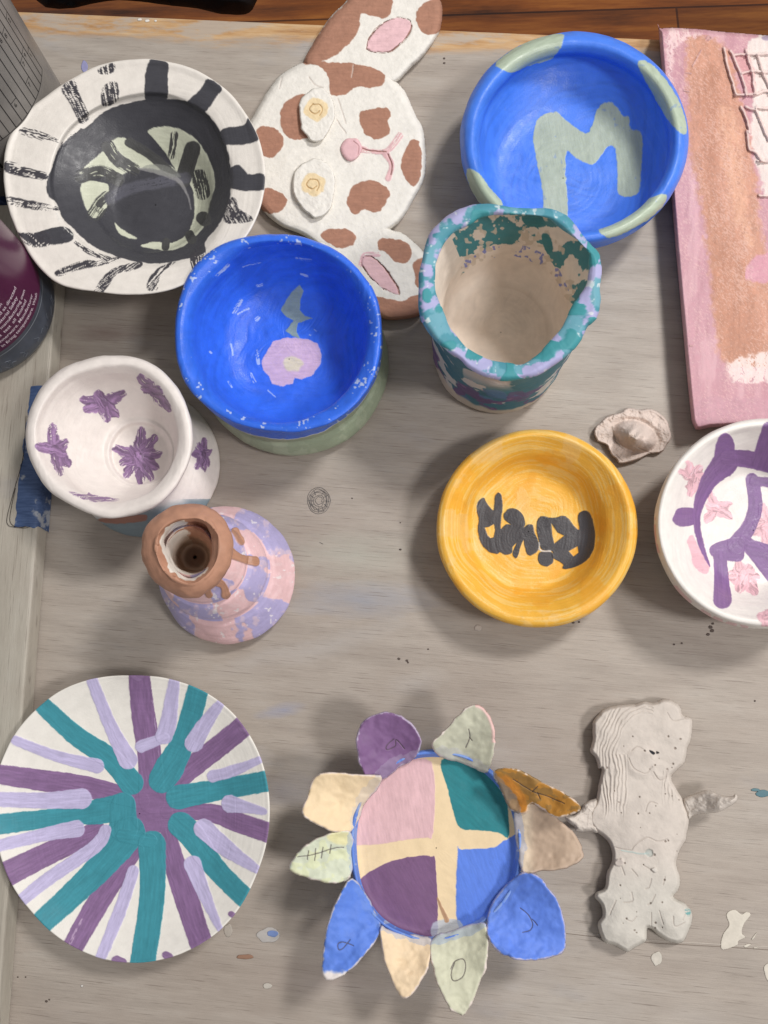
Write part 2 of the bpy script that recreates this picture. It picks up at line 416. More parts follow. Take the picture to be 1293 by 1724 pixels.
def boxmesh(name, x0, x1, y0, y1, z0, z1, mat, parent, bev=.0015, mw=None):
    import bmesh
    bm = bmesh.new(); vs = [bm.verts.new(v) for v in ((x0, y0, z0), (x1, y0, z0), (x1, y1, z0), (x0, y1, z0), (x0, y0, z1), (x1, y0, z1), (x1, y1, z1), (x0, y1, z1))]
    for f in cube_faces(): bm.faces.new([vs[i] for i in f])
    bmesh.ops.bevel(bm, geom=bm.edges[:], offset=bev, segments=3, affect='EDGES', profile=.5)
    me = bpy.data.meshes.new(name); bm.to_mesh(me); bm.free()
    me.materials.append(mat); o = bpy.data.objects.new(name, me); COL.objects.link(o); o.parent = parent
    if mw is not None: o.matrix_world = mw
    return o
MT = Matrix(((ex[0], ey[0], 0, eA[0]), (ex[1], ey[1], 0, eA[1]), (0, 0, 1, 0), (0, 0, 0, 1)))
boxmesh('table_top', -.5, .95, -1.1, 0, -.03, 0, table_mat('grey_washed_wood'), table, .002, MT)
lA, lB = P(88, 560, LEDGE), P(56, 960, LEDGE); lx = (lA-lB)[:2]; lx /= np.linalg.norm(lx)   # runs up the picture
lr = np.array([lx[1], -lx[0]])                                                             # towards the right
top_ = P(100, 340, LEDGE)
L0 = (lA[:2]+lx*((top_-lA)[:2]@lx))
ML = Matrix(((lr[0], lx[0], 0, L0[0]), (lr[1], lx[1], 0, L0[1]), (0, 0, 1, 0), (0, 0, 0, 1)))
boxmesh('edge_board', -.13, 0, -.85, 0, .0003, LEDGE, table_mat('pale_grey_edge_board', True), table, .0018, ML)

# --- dried paint marks on the table
def dab(poly, rgb, h=.00022, z=0.0, name='paint_drip', sp=.8, edge=2.5, mat=None, a=1):
    return slab(name, poly, z+.0002, h, lambda p: p.mottle(.05, 6), mat or M_MATTE, table, edge=edge, sp=sp, base=rgb, rough_edge=.5)
def blob(cx, cy, rx, ry, seed=0, k=10):
    r = random.Random(seed); return [(cx+rx*math.cos(i/k*2*PI)*r.uniform(.85, 1.12), cy+ry*math.sin(i/k*2*PI)*r.uniform(.85, 1.12)) for i in range(k)]
PALE = (206, 199, 186)
dab(ZE([(385, 320), (420, 262), (500, 245), (580, 300), (640, 270), (690, 290), (690, 330), (620, 420), (590, 500), (592, 560), (630, 600), (540, 650), (530, 700), (440, 740), (330, 760), (310, 690), (340, 560), (420, 440)]), PALE)
dab(ZE([(610, 715), (650, 690), (705, 685), (690, 705), (640, 735)]), PALE)
dab(ZE([(740, 730), (795, 732), (790, 745), (738, 745)]), PALE, sp=.6, edge=1.5)
dab(ZE([(710, 625), (770, 545), (775, 560), (730, 630)]), PALE, sp=.6, edge=1.5)
dab(ZE([(870, 1010), (900, 950), (990, 930), (1050, 1000), (1020, 1150), (950, 1190), (900, 1130)]), PALE)
dab(blob(1106, 1614, 9, 12, 3), (196, 190, 179)); dab(blob(805, 1057, 6, 5.5, 5), (182, 172, 162)); dab(blob(450, 1660, 8, 5, 6), (186, 180, 170), edge=1.5)
dab(blob(384, 1567, 8, 11, 7), (172, 164, 154)); dab(blob(138, 1660, 2.5, 2.5, 8), (200, 196, 190), edge=1)
dab(blob(452, 1575, 20, 13, 9, 12), (178, 174, 170), .0003); dab(blob(459, 1572, 10, 6, 10), (118, 140, 190), .0007, edge=1.5)
dab(blob(412, 1611, 15, 4, 11), (150, 116, 96), .0002, edge=1.5); dab(blob(1285, 1336, 13, 6, 12), (84, 118, 128), edge=1.5); dab(blob(1272, 1330, 8, 3, 13), (92, 124, 132), edge=1.2)
dab(blob(235, 33, 4, 2.5, 14), (226, 222, 214), edge=1); dab(blob(248, 35, 4, 2.5, 15), (226, 222, 214), edge=1); dab(blob(262, 35, 2.5, 1.8, 16), (226, 222, 214), edge=1)
dab(blob(142, 112, 6, 11, 19), (150, 150, 190), .0002, edge=1)
for i, (x, y, r) in enumerate([(672, 1109, 2), (685, 1112, 2), (687, 1115, 1.5), (721, 1093, 1.2), (674, 925, 1.7), (593, 839, 1), (674, 880, 1), (30, 1645, 1.2), (43, 1645, 1.2), (1271, 1180, 1.6), (78, 1686, 2), (83, 1683, 1.2), (965, 1048, 2), (975, 1047, 1.6), (1196, 1056, 3), (1199, 1062, 3), (1192, 1068, 2.5), (1148, 1083, 1.5), (1135, 1085, 1.5), (1200, 1050, 2), (748, 98, 1.6), (748, 106, 1.6)]):
    dab(blob(x, y, r*1.3, r, 30+i, 7), (88, 76, 70), .0002, name='paint_speck', sp=.45, edge=.8)
def pencil(paths, z, parent, name, r=.00022, rgb=(70, 70, 74)):
    ps = [tube([P(x, y, z(x, y) if callable(z) else z) for x, y in smooth(pp, False, 4)], r, 5) for pp in paths]
    c, f = join(ps); return mk(name, c, f, flat_mat('pencil_'+name, rgb, .7, .2), parent)
paths = []
for k, r in enumerate((20, 17.5, 15, 13, 9, 6)):
    rr = random.Random(k); paths.append([(537+(r*.95+rr.uniform(-1, 1))*math.cos(a/14*2*PI+k), 843+(r*1.1+rr.uniform(-1.2, 1.2))*math.sin(a/14*2*PI+k)) for a in range(15)])
for a in range(12):
    if a % 5 != 4: paths.append([(537+10*math.cos(a*.52), 843+11*math.sin(a*.52)), (537+18*math.cos(a*.52+.05), 843+20*math.sin(a*.52+.05))])
pencil(paths, .0003, table, 'pencil_scribble', .00013, (104, 102, 104))
pencil([[(538, 913), (544, 916)]], .0003, table, 'pencil_stroke', .00012)
pencil([[(780, 1566), (860, 1568), (930, 1564), (1000, 1572), (1090, 1582), (1180, 1588), (1293, 1594)]], .0001, table, 'scratch', .00022, (196, 188, 178))
pencil([[(930, 1569), (1000, 1577), (1090, 1587), (1180, 1592), (1293, 1599)]], .0001, table, 'scratch', .0002, (132, 120, 110))

# --- dark bag on the floor past the table edge
def bag_h(x, y, d): return .03*fbm(x/60, y/18, seed=4)
bagm = flat_mat('black_cloth', (16, 16, 18), .8, .2, .2, 40)
tag(slab('cloth_bag', [(40, -220), (250, -240), (400, -200), (440, -60), (425, 16), (380, 24), (330, 14), (290, 10), (200, 0), (60, 0)], -.36, .10, lambda p: None, bagm, edge=60, sp=5, hf=bag_h, base=(16, 16, 18)),
    'black cloth bag lying on the floor beyond the far table edge', 'bag')

# =================================================================== POTTERY
# --- black and white striped wide-rim bowl
def paint_stripe(p):
    ins = p.v < 8.5
    p.brush(245, 300, .03, .0001, .4)
    p.ok = ins
    p.mix((p.v < 3.6).astype(float), (194, 199, 172), 1, 0)
    dark = Z1([(215, 640), (235, 570), (285, 450), (400, 370), (480, 300), (560, 265), (680, 242), (780, 240), (870, 250), (950, 300), (1010, 370), (1055, 480), (1070, 600), (1060, 720), (1010, 830), (950, 900), (950, 950), (880, 975), (740, 1000), (620, 990), (520, 960), (430, 920), (350, 850), (290, 790), (262, 720), (225, 690)])
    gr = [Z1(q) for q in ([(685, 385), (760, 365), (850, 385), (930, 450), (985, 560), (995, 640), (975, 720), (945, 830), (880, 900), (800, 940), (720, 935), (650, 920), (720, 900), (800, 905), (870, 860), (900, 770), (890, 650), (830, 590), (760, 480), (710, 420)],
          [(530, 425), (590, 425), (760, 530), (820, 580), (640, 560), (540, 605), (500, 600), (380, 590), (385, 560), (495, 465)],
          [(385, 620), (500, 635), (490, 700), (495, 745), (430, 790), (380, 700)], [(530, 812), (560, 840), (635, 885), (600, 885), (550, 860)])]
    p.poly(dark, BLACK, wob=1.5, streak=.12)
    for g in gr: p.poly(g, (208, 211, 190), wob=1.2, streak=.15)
    for q, w, d in (([(500, 460), (545, 520), (620, 565)], 22, -.3), ([(375, 600), (460, 575), (545, 612)], 22, -.35), ([(440, 770), (470, 725), (495, 700)], 26, -.1), ([(810, 405), (805, 450), (795, 500)], 13, -.2),
                    ([(893, 470), (850, 610)], 27, None), ([(925, 600), (940, 670)], 26, -.25), ([(940, 790), (950, 800)], 22, None), ([(880, 870), (890, 890)], 16, None), ([(770, 900), (768, 925)], 13, None), ([(600, 440), (700, 500), (800, 590)], 16, None)):
        p.stroke(Z1(q), w, (74, 74, 74), dry=d)
    p.stroke(Z1([(510, 700), (600, 655), (740, 625), (860, 605)]), 20, (104, 104, 116), dry=-.45, a=.6, soft=3)  # grey highlight painted onto the dark pool
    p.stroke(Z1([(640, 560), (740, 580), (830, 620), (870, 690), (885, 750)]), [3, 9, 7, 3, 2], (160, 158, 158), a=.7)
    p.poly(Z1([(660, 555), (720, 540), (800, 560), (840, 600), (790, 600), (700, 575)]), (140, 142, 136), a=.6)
    for q in ([(695, 58), (775, 68), (778, 130), (768, 255), (680, 250), (672, 150)], [(965, 145), (1030, 190), (1000, 230), (945, 300), (865, 260), (925, 200)],
              [(1020, 390), (1060, 370), (1130, 360), (1150, 325), (1180, 345), (1195, 430), (1050, 452)], [(1065, 560), (1110, 545), (1150, 585), (1222, 588), (1222, 660), (1065, 650)],
              [(150, 870), (270, 830), (330, 850), (330, 895), (230, 912)]):
        p.poly(Z1(q), BLACK, wob=1.3)
    for q, an, d in (([(1065, 700), (1095, 705), (1110, 750), (1180, 795), (1100, 815), (1035, 800)], 60, -.15), ([(455, 100), (525, 72), (525, 115), (470, 125)], 80, -.15), ([(475, 185), (540, 160), (545, 245), (475, 270)], 80, -.12),
                     ([(285, 190), (345, 150), (370, 220), (415, 320), (370, 350), (330, 270)], 65, -.2), ([(100, 372), (180, 385), (265, 425), (250, 445), (105, 405)], 17, .08), ([(30, 525), (120, 555), (215, 580), (210, 612), (110, 600), (25, 575)], 15, -.2),
                     ([(35, 690), (255, 735), (270, 755), (150, 750), (40, 722)], 8, -.02), ([(75, 860), (150, 860), (230, 850), (230, 915), (140, 920)], 40, -.12), ([(255, 1040), (340, 1000), (430, 985), (440, 1012), (340, 1035), (270, 1060)], -20, -.3),
                     ([(420, 1000), (540, 965), (560, 980), (450, 1015)], -20, .0), ([(435, 1130), (490, 1050), (560, 1010), (655, 995), (640, 1025), (540, 1055), (480, 1135)], -35, -.15), ([(680, 1120), (695, 1060), (745, 1015), (815, 992), (745, 1050), (730, 1120)], -50, -.1),
                     ([(880, 970), (950, 910), (945, 1020), (905, 1060)], 80, -.15), ([(285, 440), (360, 380), (385, 385), (300, 455)], -35, -.1), ([(330, 880), (420, 940), (520, 975), (480, 985), (380, 940)], 30, -.1)):
        p.poly(Z1(q), (66, 64, 70), wob=1.2, dry=d, ang=an)
    p.stroke(Z1([(262, 770), (300, 840), (340, 870)]), 3, (220, 218, 212), dry=-.1)
    p.ok[:] = True
outB = [(270, 101), (330, 118), (385, 155), (425, 210), (443, 260), (446, 310), (435, 360), (410, 405), (370, 445), (320, 475), (270, 492), (215, 496), (160, 491), (100, 478), (60, 443), (33, 398), (14, 350), (6, 295), (12, 240), (38, 195), (80, 160), (120, 133), (170, 109), (225, 100)]
innB = [(245, 160), (300, 168), (350, 198), (378, 250), (388, 310), (368, 380), (330, 428), (270, 447), (210, 442), (150, 418), (108, 372), (88, 320), (92, 270), (118, 218), (175, 178)]
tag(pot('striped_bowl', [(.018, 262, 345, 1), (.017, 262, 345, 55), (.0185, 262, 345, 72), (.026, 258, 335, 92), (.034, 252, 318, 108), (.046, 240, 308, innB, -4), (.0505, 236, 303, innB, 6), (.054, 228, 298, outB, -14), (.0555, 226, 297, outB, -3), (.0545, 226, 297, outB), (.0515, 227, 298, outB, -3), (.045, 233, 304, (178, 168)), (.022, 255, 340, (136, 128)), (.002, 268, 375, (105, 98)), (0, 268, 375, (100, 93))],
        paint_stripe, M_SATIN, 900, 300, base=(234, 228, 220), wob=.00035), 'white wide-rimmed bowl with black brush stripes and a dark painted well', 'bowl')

# --- blue bowl with a sage letter M
def paint_m(p):
    p.brush(955, 270, .10, .00004, .2); p.brush(955, 270, 0, 0, .15, 33, (92, 142, 236), .2, .3)
    p.mottle(.05, 40)
    p.ok = p.v < 4.6
    p.poly(Z3([(440, 540), (470, 490), (545, 465), (600, 510), (695, 575), (730, 520), (750, 450), (810, 415), (855, 450), (880, 490), (910, 490), (915, 550), (960, 560), (975, 620), (965, 800), (945, 875), (858, 875), (850, 750), (840, 650), (800, 640), (740, 720), (700, 720), (640, 690), (600, 660), (593, 760), (602, 1020), (480, 1020), (485, 900), (460, 750), (435, 620)]), SAGE, wob=1.5, sm=3, ang=80)
    p.ok = p.face & (p.v > 4)
    for q, a in (([(250, 220), (400, 120), (570, 78), (580, 120), (530, 200), (400, 240), (340, 270), (290, 260)], -28), ([(950, 230), (985, 210), (1060, 270), (1150, 400), (1195, 555), (1160, 570), (1090, 490), (1010, 350)], 60), ([(750, 1005), (900, 940), (1070, 870), (1090, 910), (1000, 1000), (810, 1090)], -25), ([(105, 750), (165, 770), (220, 840), (285, 925), (190, 930), (125, 850)], 55)):
        p.poly(Z3(q), (172, 186, 166), wob=1.5, ang=a, sm=3)
    p.ok[:] = True
    p.flecks((86, 120, 200), .7, 5, a=.3)
tag(pot('lettered_bowl', [(.0125, 948, 300, 1), (.0125, 948, 300, 70), (.0145, 950, 296, 112), (.021, 956, 284, 138), (.034, 964, 254, 157), (.044, 967, 240, (161, 152)), (.049, 968, 235, (168, 158)), (.0505, 968, 233, (176, 166)), (.048, 968, 233, (186, 175)), (.040, 967, 235, (192, 180)), (.028, 962, 250, (184, 172)), (.012, 952, 285, (150, 140)), (.001, 944, 310, (118, 110)), (0, 944, 310, (112, 105))],
        paint_m, M_SATIN, 800, 260, base=MBLUE, wob=.0008, wsc=40), 'blue rounded bowl with a sage green letter M and green dashes on its rim', 'bowl')

# --- deep blue bowl with a pink flower
def paint_flower(p):
    p.brush(480, 570, .08, .00022, .16)
    p.mottle(.07, 14)
    ins = p.v < 6
    p.ok = ins
    p.poly(ZD([(740, 345), (762, 380), (745, 430), (740, 480), (765, 510), (810, 525), (770, 535), (730, 550), (725, 600), (745, 635), (700, 620), (665, 590), (690, 560), (705, 535), (670, 515), (640, 480), (665, 430), (700, 380)]), (140, 160, 160), wob=1.6, sm=1)
    p.poly(ZD([(600, 645), (680, 625), (780, 635), (830, 655), (857, 710), (850, 770), (800, 830), (750, 850), (715, 838), (700, 870), (650, 885), (590, 870), (580, 830), (545, 800), (540, 750), (570, 690)]), (206, 178, 206), wob=1.6, sm=1)
    p.poly(ZD(blob(705, 765, 52, 42, 2, 12)), (218, 208, 184), soft=2.5)
    for q, w in (([(300, 300), (360, 240)], 6), ([(390, 490), (430, 430)], 8), ([(410, 500), (470, 470)], 4), ([(510, 530), (520, 520)], 7), ([(510, 700), (520, 760)], 7), ([(480, 820), (500, 860)], 6), ([(360, 860), (380, 890)], 3), ([(720, 205), (800, 215)], 4), ([(750, 292), (775, 300)], 7), ([(515, 350), (540, 345)], 5), ([(375, 660), (385, 720)], 3), ([(440, 250), (540, 230)], 3), ([(265, 700), (270, 706)], 4), ([(820, 580), (830, 588)], 3), ([(570, 905), (610, 940)], 2), ([(790, 610), (800, 614)], 2)):
        p.stroke(ZD(q), w*.9, (170, 190, 235), dry=-.12, th=-.0001)
    p.ok = (p.v > 5.2) & (p.v < 9.3)
    p.flecks((190, 202, 232), .52, 3.6, 5)
    # pale green clay shows below the ragged edge of the blue
    p.ok = p.v > 8
    wob = .45*fbm(np.cos(p.th)*5, np.sin(p.th)*5, seed=8, o=4)
    p.mix(sst(9.25, 9.33, p.v+wob), (222, 222, 214), 1, 0); p.mix(sst(9.36, 9.42, p.v+wob), (152, 164, 140), 1, 0)
    q = fbm(p.px/16, p.py/16, seed=21); p.mix(sst(.1, .3, q)*(p.v+wob > 9.4), (168, 178, 154), .7, 0)
    p.ok[:] = True
rimF = [(468, 395), (520, 402), (575, 428), (615, 468), (638, 515), (643, 565), (634, 625), (610, 670), (570, 706), (520, 725), (470, 728), (410, 718), (360, 692), (320, 655), (300, 610), (294, 560), (302, 505), (325, 455), (365, 418), (415, 400)]
tag(pot('flower_painted_bowl', [(.010, 487, 605, 1), (.010, 487, 605, 50), (.012, 487, 603, 85), (.021, 484, 593, 116), (.040, 476, 574, 138), (.055, 470, 562, 150), (.0605, 469, 560, rimF, -10), (.0600, 468, 559, rimF, -2), (.055, 468, 560, rimF), (.040, 474, 577, (170, 160)), (.026, 482, 592, (158, 152)), (.021, 485, 597, (150, 146)), (.017, 488, 601, (156, 152)), (.008, 494, 609, (160, 158)), (.001, 497, 613, (155, 153)), (0, 497, 613, (150, 148))],
        paint_flower, M_GLOSS, 800, 300, base=BLUE, wob=.0009, wsc=50), 'deep glossy blue bowl with a pink flower painted inside, on a pale green foot', 'bowl')

# --- teal and lavender pinched cup
def paint_cup(p):
    p.brush(850, 520, .03, .00003, .2)
    ins = p.v < 5.3; rim = (p.v >= 5.3) & (p.v < 9.2)
    p.ok = ins
    p.mottle(.05, 30)
    m = fbm(p.px/26, p.py/22, seed=5, o=5)+.75*sst(.034, .062, p.pos[:, 2])-.55
    up = (p.pos[:, 2] > .034)
    side = (np.cos(p.th-.75) > -.05)
    p.mix(sst(.06, .10, m)*(up & side), (62, 128, 136), .95)
    m2 = fbm(p.px/8, p.py/8, seed=15, o=3)
    p.ok &= up & side; p.flecks((206, 190, 172), .30, 6, 77, a=.9, th=0); p.ok = ins
    p.mix(sst(.3, .36, m2)*((p.pos[:, 2] > .030) & (p.pos[:, 2] < .050) & side), (112, 122, 196), .8)
    p.stroke(Z6([(250, 500), (275, 460), (315, 440)]), [10, 8, 1], (100, 118, 200)); p.stroke(Z6([(262, 460), (285, 400)]), 2, (70, 100, 150))
    for q in ([(720, 120), (820, 110), (860, 180), (770, 185), (725, 160)], [(835, 230), (880, 240), (905, 320), (870, 350), (840, 290)]): p.poly(Z6(q), (58, 124, 130))
    for q, w in (([(430, 630), (540, 630), (640, 650), (700, 680)], 1.3), ([(490, 572), (560, 570)], 1.3), ([(780, 705), (805, 708)], 2), ([(805, 690), (810, 630)], 1.2), ([(835, 632), (890, 628), (890, 665)], 1.5), ([(740, 760), (745, 790)], 3.5), ([(745, 790), (775, 840)], 1), ([(800, 870), (812, 905)], 1.5), ([(495, 880), (520, 840)], 1.5), ([(380, 905), (410, 895)], 1.2), ([(940, 660), (950, 690), (975, 700)], 2)):
        p.stroke(Z6(q), w*.7, (140, 112, 90), th=-.0006, a=.75)
    p.ok = rim
    p.mix(np.ones(p.px.size), (104, 160, 176), 1, 0)
    a, b, c_ = fbm(p.px/22, p.py/22, seed=31, o=4), fbm(p.px/24, p.py/24, seed=61, o=4), fbm(p.px/12, p.py/12, seed=91, o=4)
    p.mix(sst(-.12, .08, a), (72, 140, 156), .9); p.mix(sst(-.02, .12, b), (178, 170, 212), .9); p.mix(sst(.36, .5, c_), (214, 220, 222), .8, -.0001); p.mix(sst(.28, .34, noise(p.px/20, p.py/20, seed=44)), (64, 144, 152), 1, .0003)
    p.ok = p.v >= 9.0
    p.mix(np.ones(p.px.size), (74, 122, 138), 1, 0)
    zz = p.pos[:, 2]*1000; lo_ = sst(62, 30, zz)
    q = fbm(p.th*2.2, zz*.07, seed=12, o=4); p.mix(sst(.12, .2, q), (96, 124, 162), .8); p.mix(sst(.27, .33, fbm(p.th*2.6, zz*.11, seed=72, o=5)+.16*lo_), (214, 208, 202), .95, -.0003)
    q = fbm(p.th*2.6, zz*.08+9, seed=19, o=4); p.mix(sst(.2, .27, q)*lo_, (120, 88, 130), .8)
    q = noise(p.th*1.6, zz*.05, seed=29); p.mix(sst(.3, .36, q)*sst(40, 60, zz), (206, 198, 196), .9, -.0002)
    p.mix(sst(.016, .012, p.pos[:, 2]+.006*fbm(p.th*3, 0, seed=6)), (208, 196, 180), .95, -.0003)
    p.ok[:] = True
rimC = Z6([(440, 55), (520, 50), (620, 65), (740, 75), (830, 85), (920, 100), (990, 140), (1050, 210), (1120, 290), (1178, 350), (1190, 440), (1178, 560), (1182, 640), (1160, 730), (1105, 790), (1070, 870), (1000, 950), (920, 1010), (830, 1065), (740, 1105), (620, 1115), (500, 1095), (400, 1050), (330, 990), (250, 930), (180, 860), (120, 760), (90, 650), (90, 520), (100, 400), (130, 300), (190, 200), (280, 120), (360, 75)])
inC = Z6([(400, 165), (480, 125), (620, 118), (720, 122), (830, 115), (880, 135), (960, 205), (1060, 285), (1110, 335), (1118, 400), (1110, 520), (1055, 620), (1000, 710), (950, 800), (880, 890), (815, 965), (740, 1015), (680, 1025), (600, 1010), (500, 980), (400, 925), (330, 860), (270, 800), (235, 720), (205, 640), (190, 520), (200, 420), (240, 300), (300, 215)])
tag(pot('pinched_cup', [(.016, 843, 560, 1), (.016, 843, 560, (82, 80)), (.020, 845, 556, (97, 97)), (.030, 850, 545, (106, 108)), (.055, 855, 518, (112, 115)), (.088, 861, 494, inC, 3), (.094, 861, 490, inC, 1), (.097, 860, 489, rimC, -9), (.094, 858, 489, rimC), (.085, 857, 495, rimC, -3), (.068, 856, 508, (134, 132)), (.040, 850, 538, (124, 126)), (.020, 843, 568, (115, 116)), (.006, 837, 590, (108, 107)), (0, 835, 598, (100, 99))],
        paint_cup, M_MATTE, 760, 340, base=(228, 214, 200), wob=.0018, wsc=45), 'tall pinched cup with ragged teal and lavender rim and bare clay inside', 'cup')

# --- white footed bowl with purple flowers
def leafs(p, cx, cy, prs, col, w=12, dry=-.3, s=1.0):
    for a, l in prs:
        a = math.radians(a); p.stroke([(cx, cy), (cx+l*.5*s*math.cos(a), cy-l*.5*s*math.sin(a)), (cx+l*s*math.cos(a), cy-l*s*math.sin(a))], [w*.8*s, w*1.15*s, w*.6*s], col, dry=dry, streak=1.3, wob=3.2)
VIO = (140, 112, 148)
def paint_goblet(p):
    p.brush(200, 740, .025, .00012, .3)
    p.ok = p.v < 9
    x, y, s = 0, 560, 520/1293
    leafs(p, 430*s, y+295*s, [(170, 34), (25, 38), (200, 30), (-40, 30), (-75, 28), (120, 20)], VIO, 19, -.55)
    leafs(p, 640*s, y+240*s, [(135, 30), (-50, 42), (170, 16), (-20, 14)], VIO, 17, -.45)
    leafs(p, 225*s, y+490*s, [(95, 40), (170, 26), (30, 24), (-45, 36), (-75, 40), (-20, 18)], VIO, 19, -.55)
    leafs(p, 580*s, y+520*s, [(82, 46), (50, 42), (10, 34), (-30, 34), (-85, 42), (-125, 36), (-160, 28), (160, 40), (130, 18), (-60, 40)], VIO, 19, -.5)
    p.poly(Z7([(285, 665), (360, 680), (370, 668), (390, 680), (450, 690), (510, 700), (430, 708), (350, 700)]), VIO, wob=1.5, dry=-.3)
    p.ok = (p.v >= 11) & p.face
    leafs(p, 845*s, y+510*s, [(80, 26), (110, 16), (20, 14), (-60, 20), (-110, 22), (180, 14), (-80, 26)], VIO, 13, -.6)
    p.ok = (p.v >= 11) & p.face & (p.py > 840)
    p.mix(sst(845, 868, p.py-(p.px-250)*-.22+6*fbm(p.px/20, p.py/20, seed=2)), (132, 148, 156), 1, 0)
    p.poly(Z7([(410, 780), (480, 772), (560, 765), (612, 762), (610, 785), (560, 795), (450, 798)]), (164, 118, 104))
    p.ok[:] = True
rimG = [(180, 600), (228, 602), (272, 625), (305, 665), (322, 710), (323, 760), (303, 810), (266, 850), (222, 868), (172, 872), (120, 850), (80, 820), (52, 775), (44, 730), (52, 690), (75, 650), (110, 620), (150, 606)]
tag(pot('footed_bowl', [(.016, 237, 765, 1), (.016, 237, 765, 43), (.0165, 236.5, 764.5, 48), (.0205, 236, 763, 54), (.0208, 234, 762, 60), (.027, 228, 758, 74), (.042, 208, 748, 102), (.056, 192, 740, rimG, -26), (.0615, 187, 737, rimG, -14), (.0605, 185, 737, rimG, -2), (.055, 186, 738, rimG), (.044, 200, 748, 120), (.032, 215, 757, 100), (.026, 222, 763, 96), (.016, 236, 772, 108), (.004, 245, 780, 122), (.0012, 246, 781, 124), (0, 246, 781, 121)],
        paint_goblet, M_SATIN, 720, 280, base=(238, 230, 224), wob=.0009, wsc=45), 'white footed bowl with purple brushed flowers, beside the strip of blue tape', 'bowl')

# --- brown rimmed tiered bud vase
vase = empty('bud_vase', 'small tiered bud vase in pink and lavender patches with a thick dripping brown rim', 'vase', tuple(P(386, 970, 0)))
vloc = np.array(vase.location)
def paint_vase(p):
    band = (p.v > 6.2).astype(float)+(p.v > 10.3)
    edge = .5+.5*np.sin(p.th*4+band*2.6+1.1*fbm(p.px/20, p.py/20, seed=4))+.3*noise(p.th*2.1, band, seed=5)
    p.mix(sst(.52, .62, edge), (176, 168, 208), 1); p.mix(sst(.1, .5, fbm(p.px/10, p.py/10, seed=14)), (236, 206, 208), .5, .0001)
    p.mottle(.05, 14); p.flecks((238, 232, 232), .58, 4, a=.7)
    p.ok = p.face & (p.px > 340)
    for q, w in (([(395, 895), (405, 912)], 13), ([(385, 930), (405, 940), (428, 945)], [18, 12, 17]), ([(360, 975), (375, 985), (380, 1000)], [18, 12, 16]), ([(345, 985), (352, 1000)], 12)):
        p.stroke(q, w, (180, 134, 110), th=.0009, soft=1.2)
    p.ok[:] = True
vb = pot('body', [(.088, 318, 926, 40), (.080, 322, 929, 46), (.070, 327, 934, 50), (.060, 334, 938, (64, 62)), (.054, 338, 941, (70, 68)), (.051, 341, 944, (72, 70)), (.0475, 343, 946, (72, 70)), (.045, 346, 948, (80, 76)), (.036, 356, 953, (90, 86)), (.032, 360, 956, (91, 87)), (.0285, 363, 958, (88, 84)), (.024, 367, 960, (98, 96)), (.013, 378, 966, (112, 113)), (.009, 382, 968, (115, 115)), (.0045, 384, 969, (110, 111)), (.001, 386, 970, (104, 105)), (0, 386, 970, (98, 98))],
         paint_vase, M_GLOSS, 560, 240, vase, base=(228, 190, 192), wob=.0013, wsc=50)
outR = [(240, 920), (250, 882), (285, 857), (330, 850), (365, 862), (388, 890), (393, 925), (382, 962), (358, 990), (325, 1006), (290, 998), (258, 974), (242, 946)]
holeR = [(286, 894), (303, 880), (338, 884), (350, 900), (352, 930), (345, 955), (322, 972), (297, 958), (284, 935), (277, 912)]
def paint_vrim(p):
    p.mottle(.06, 10)
    p.ok = p.v < 4.9
    inner = sst(4.25, 4.1, p.v+1.1*fbm(np.cos(p.th)*2.4, np.sin(p.th)*2.4, seed=9))
    p.mix(inner*sst(-.35, -.2, np.cos(p.th-3.6)+.3*fbm(p.px/8, p.py/8, seed=3)), (236, 230, 220), 1, 0)
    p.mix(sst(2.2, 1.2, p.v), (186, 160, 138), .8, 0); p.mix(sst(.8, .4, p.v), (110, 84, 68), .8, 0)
    p.ok[:] = True
vr = pot('rim', [(.045, 328, 938, 3), (.047, 328, 938, 24), (.070, 322, 934, 33), (.086, 318, 930, holeR, 3), (.095, 317, 927, holeR, 6), (.101, 317, 927, holeR, 16), (.102, 317, 928, outR, -24), (.097, 317, 928, outR, -6), (.090, 317, 928, outR, 0), (.084, 317, 928, outR, -6), (.080, 318, 929, outR, -22), (.080, 319, 930, 40)],
         paint_vrim, M_MATTE, 420, 200, vase, base=(182, 136, 112), wob=.0024, wsc=60)

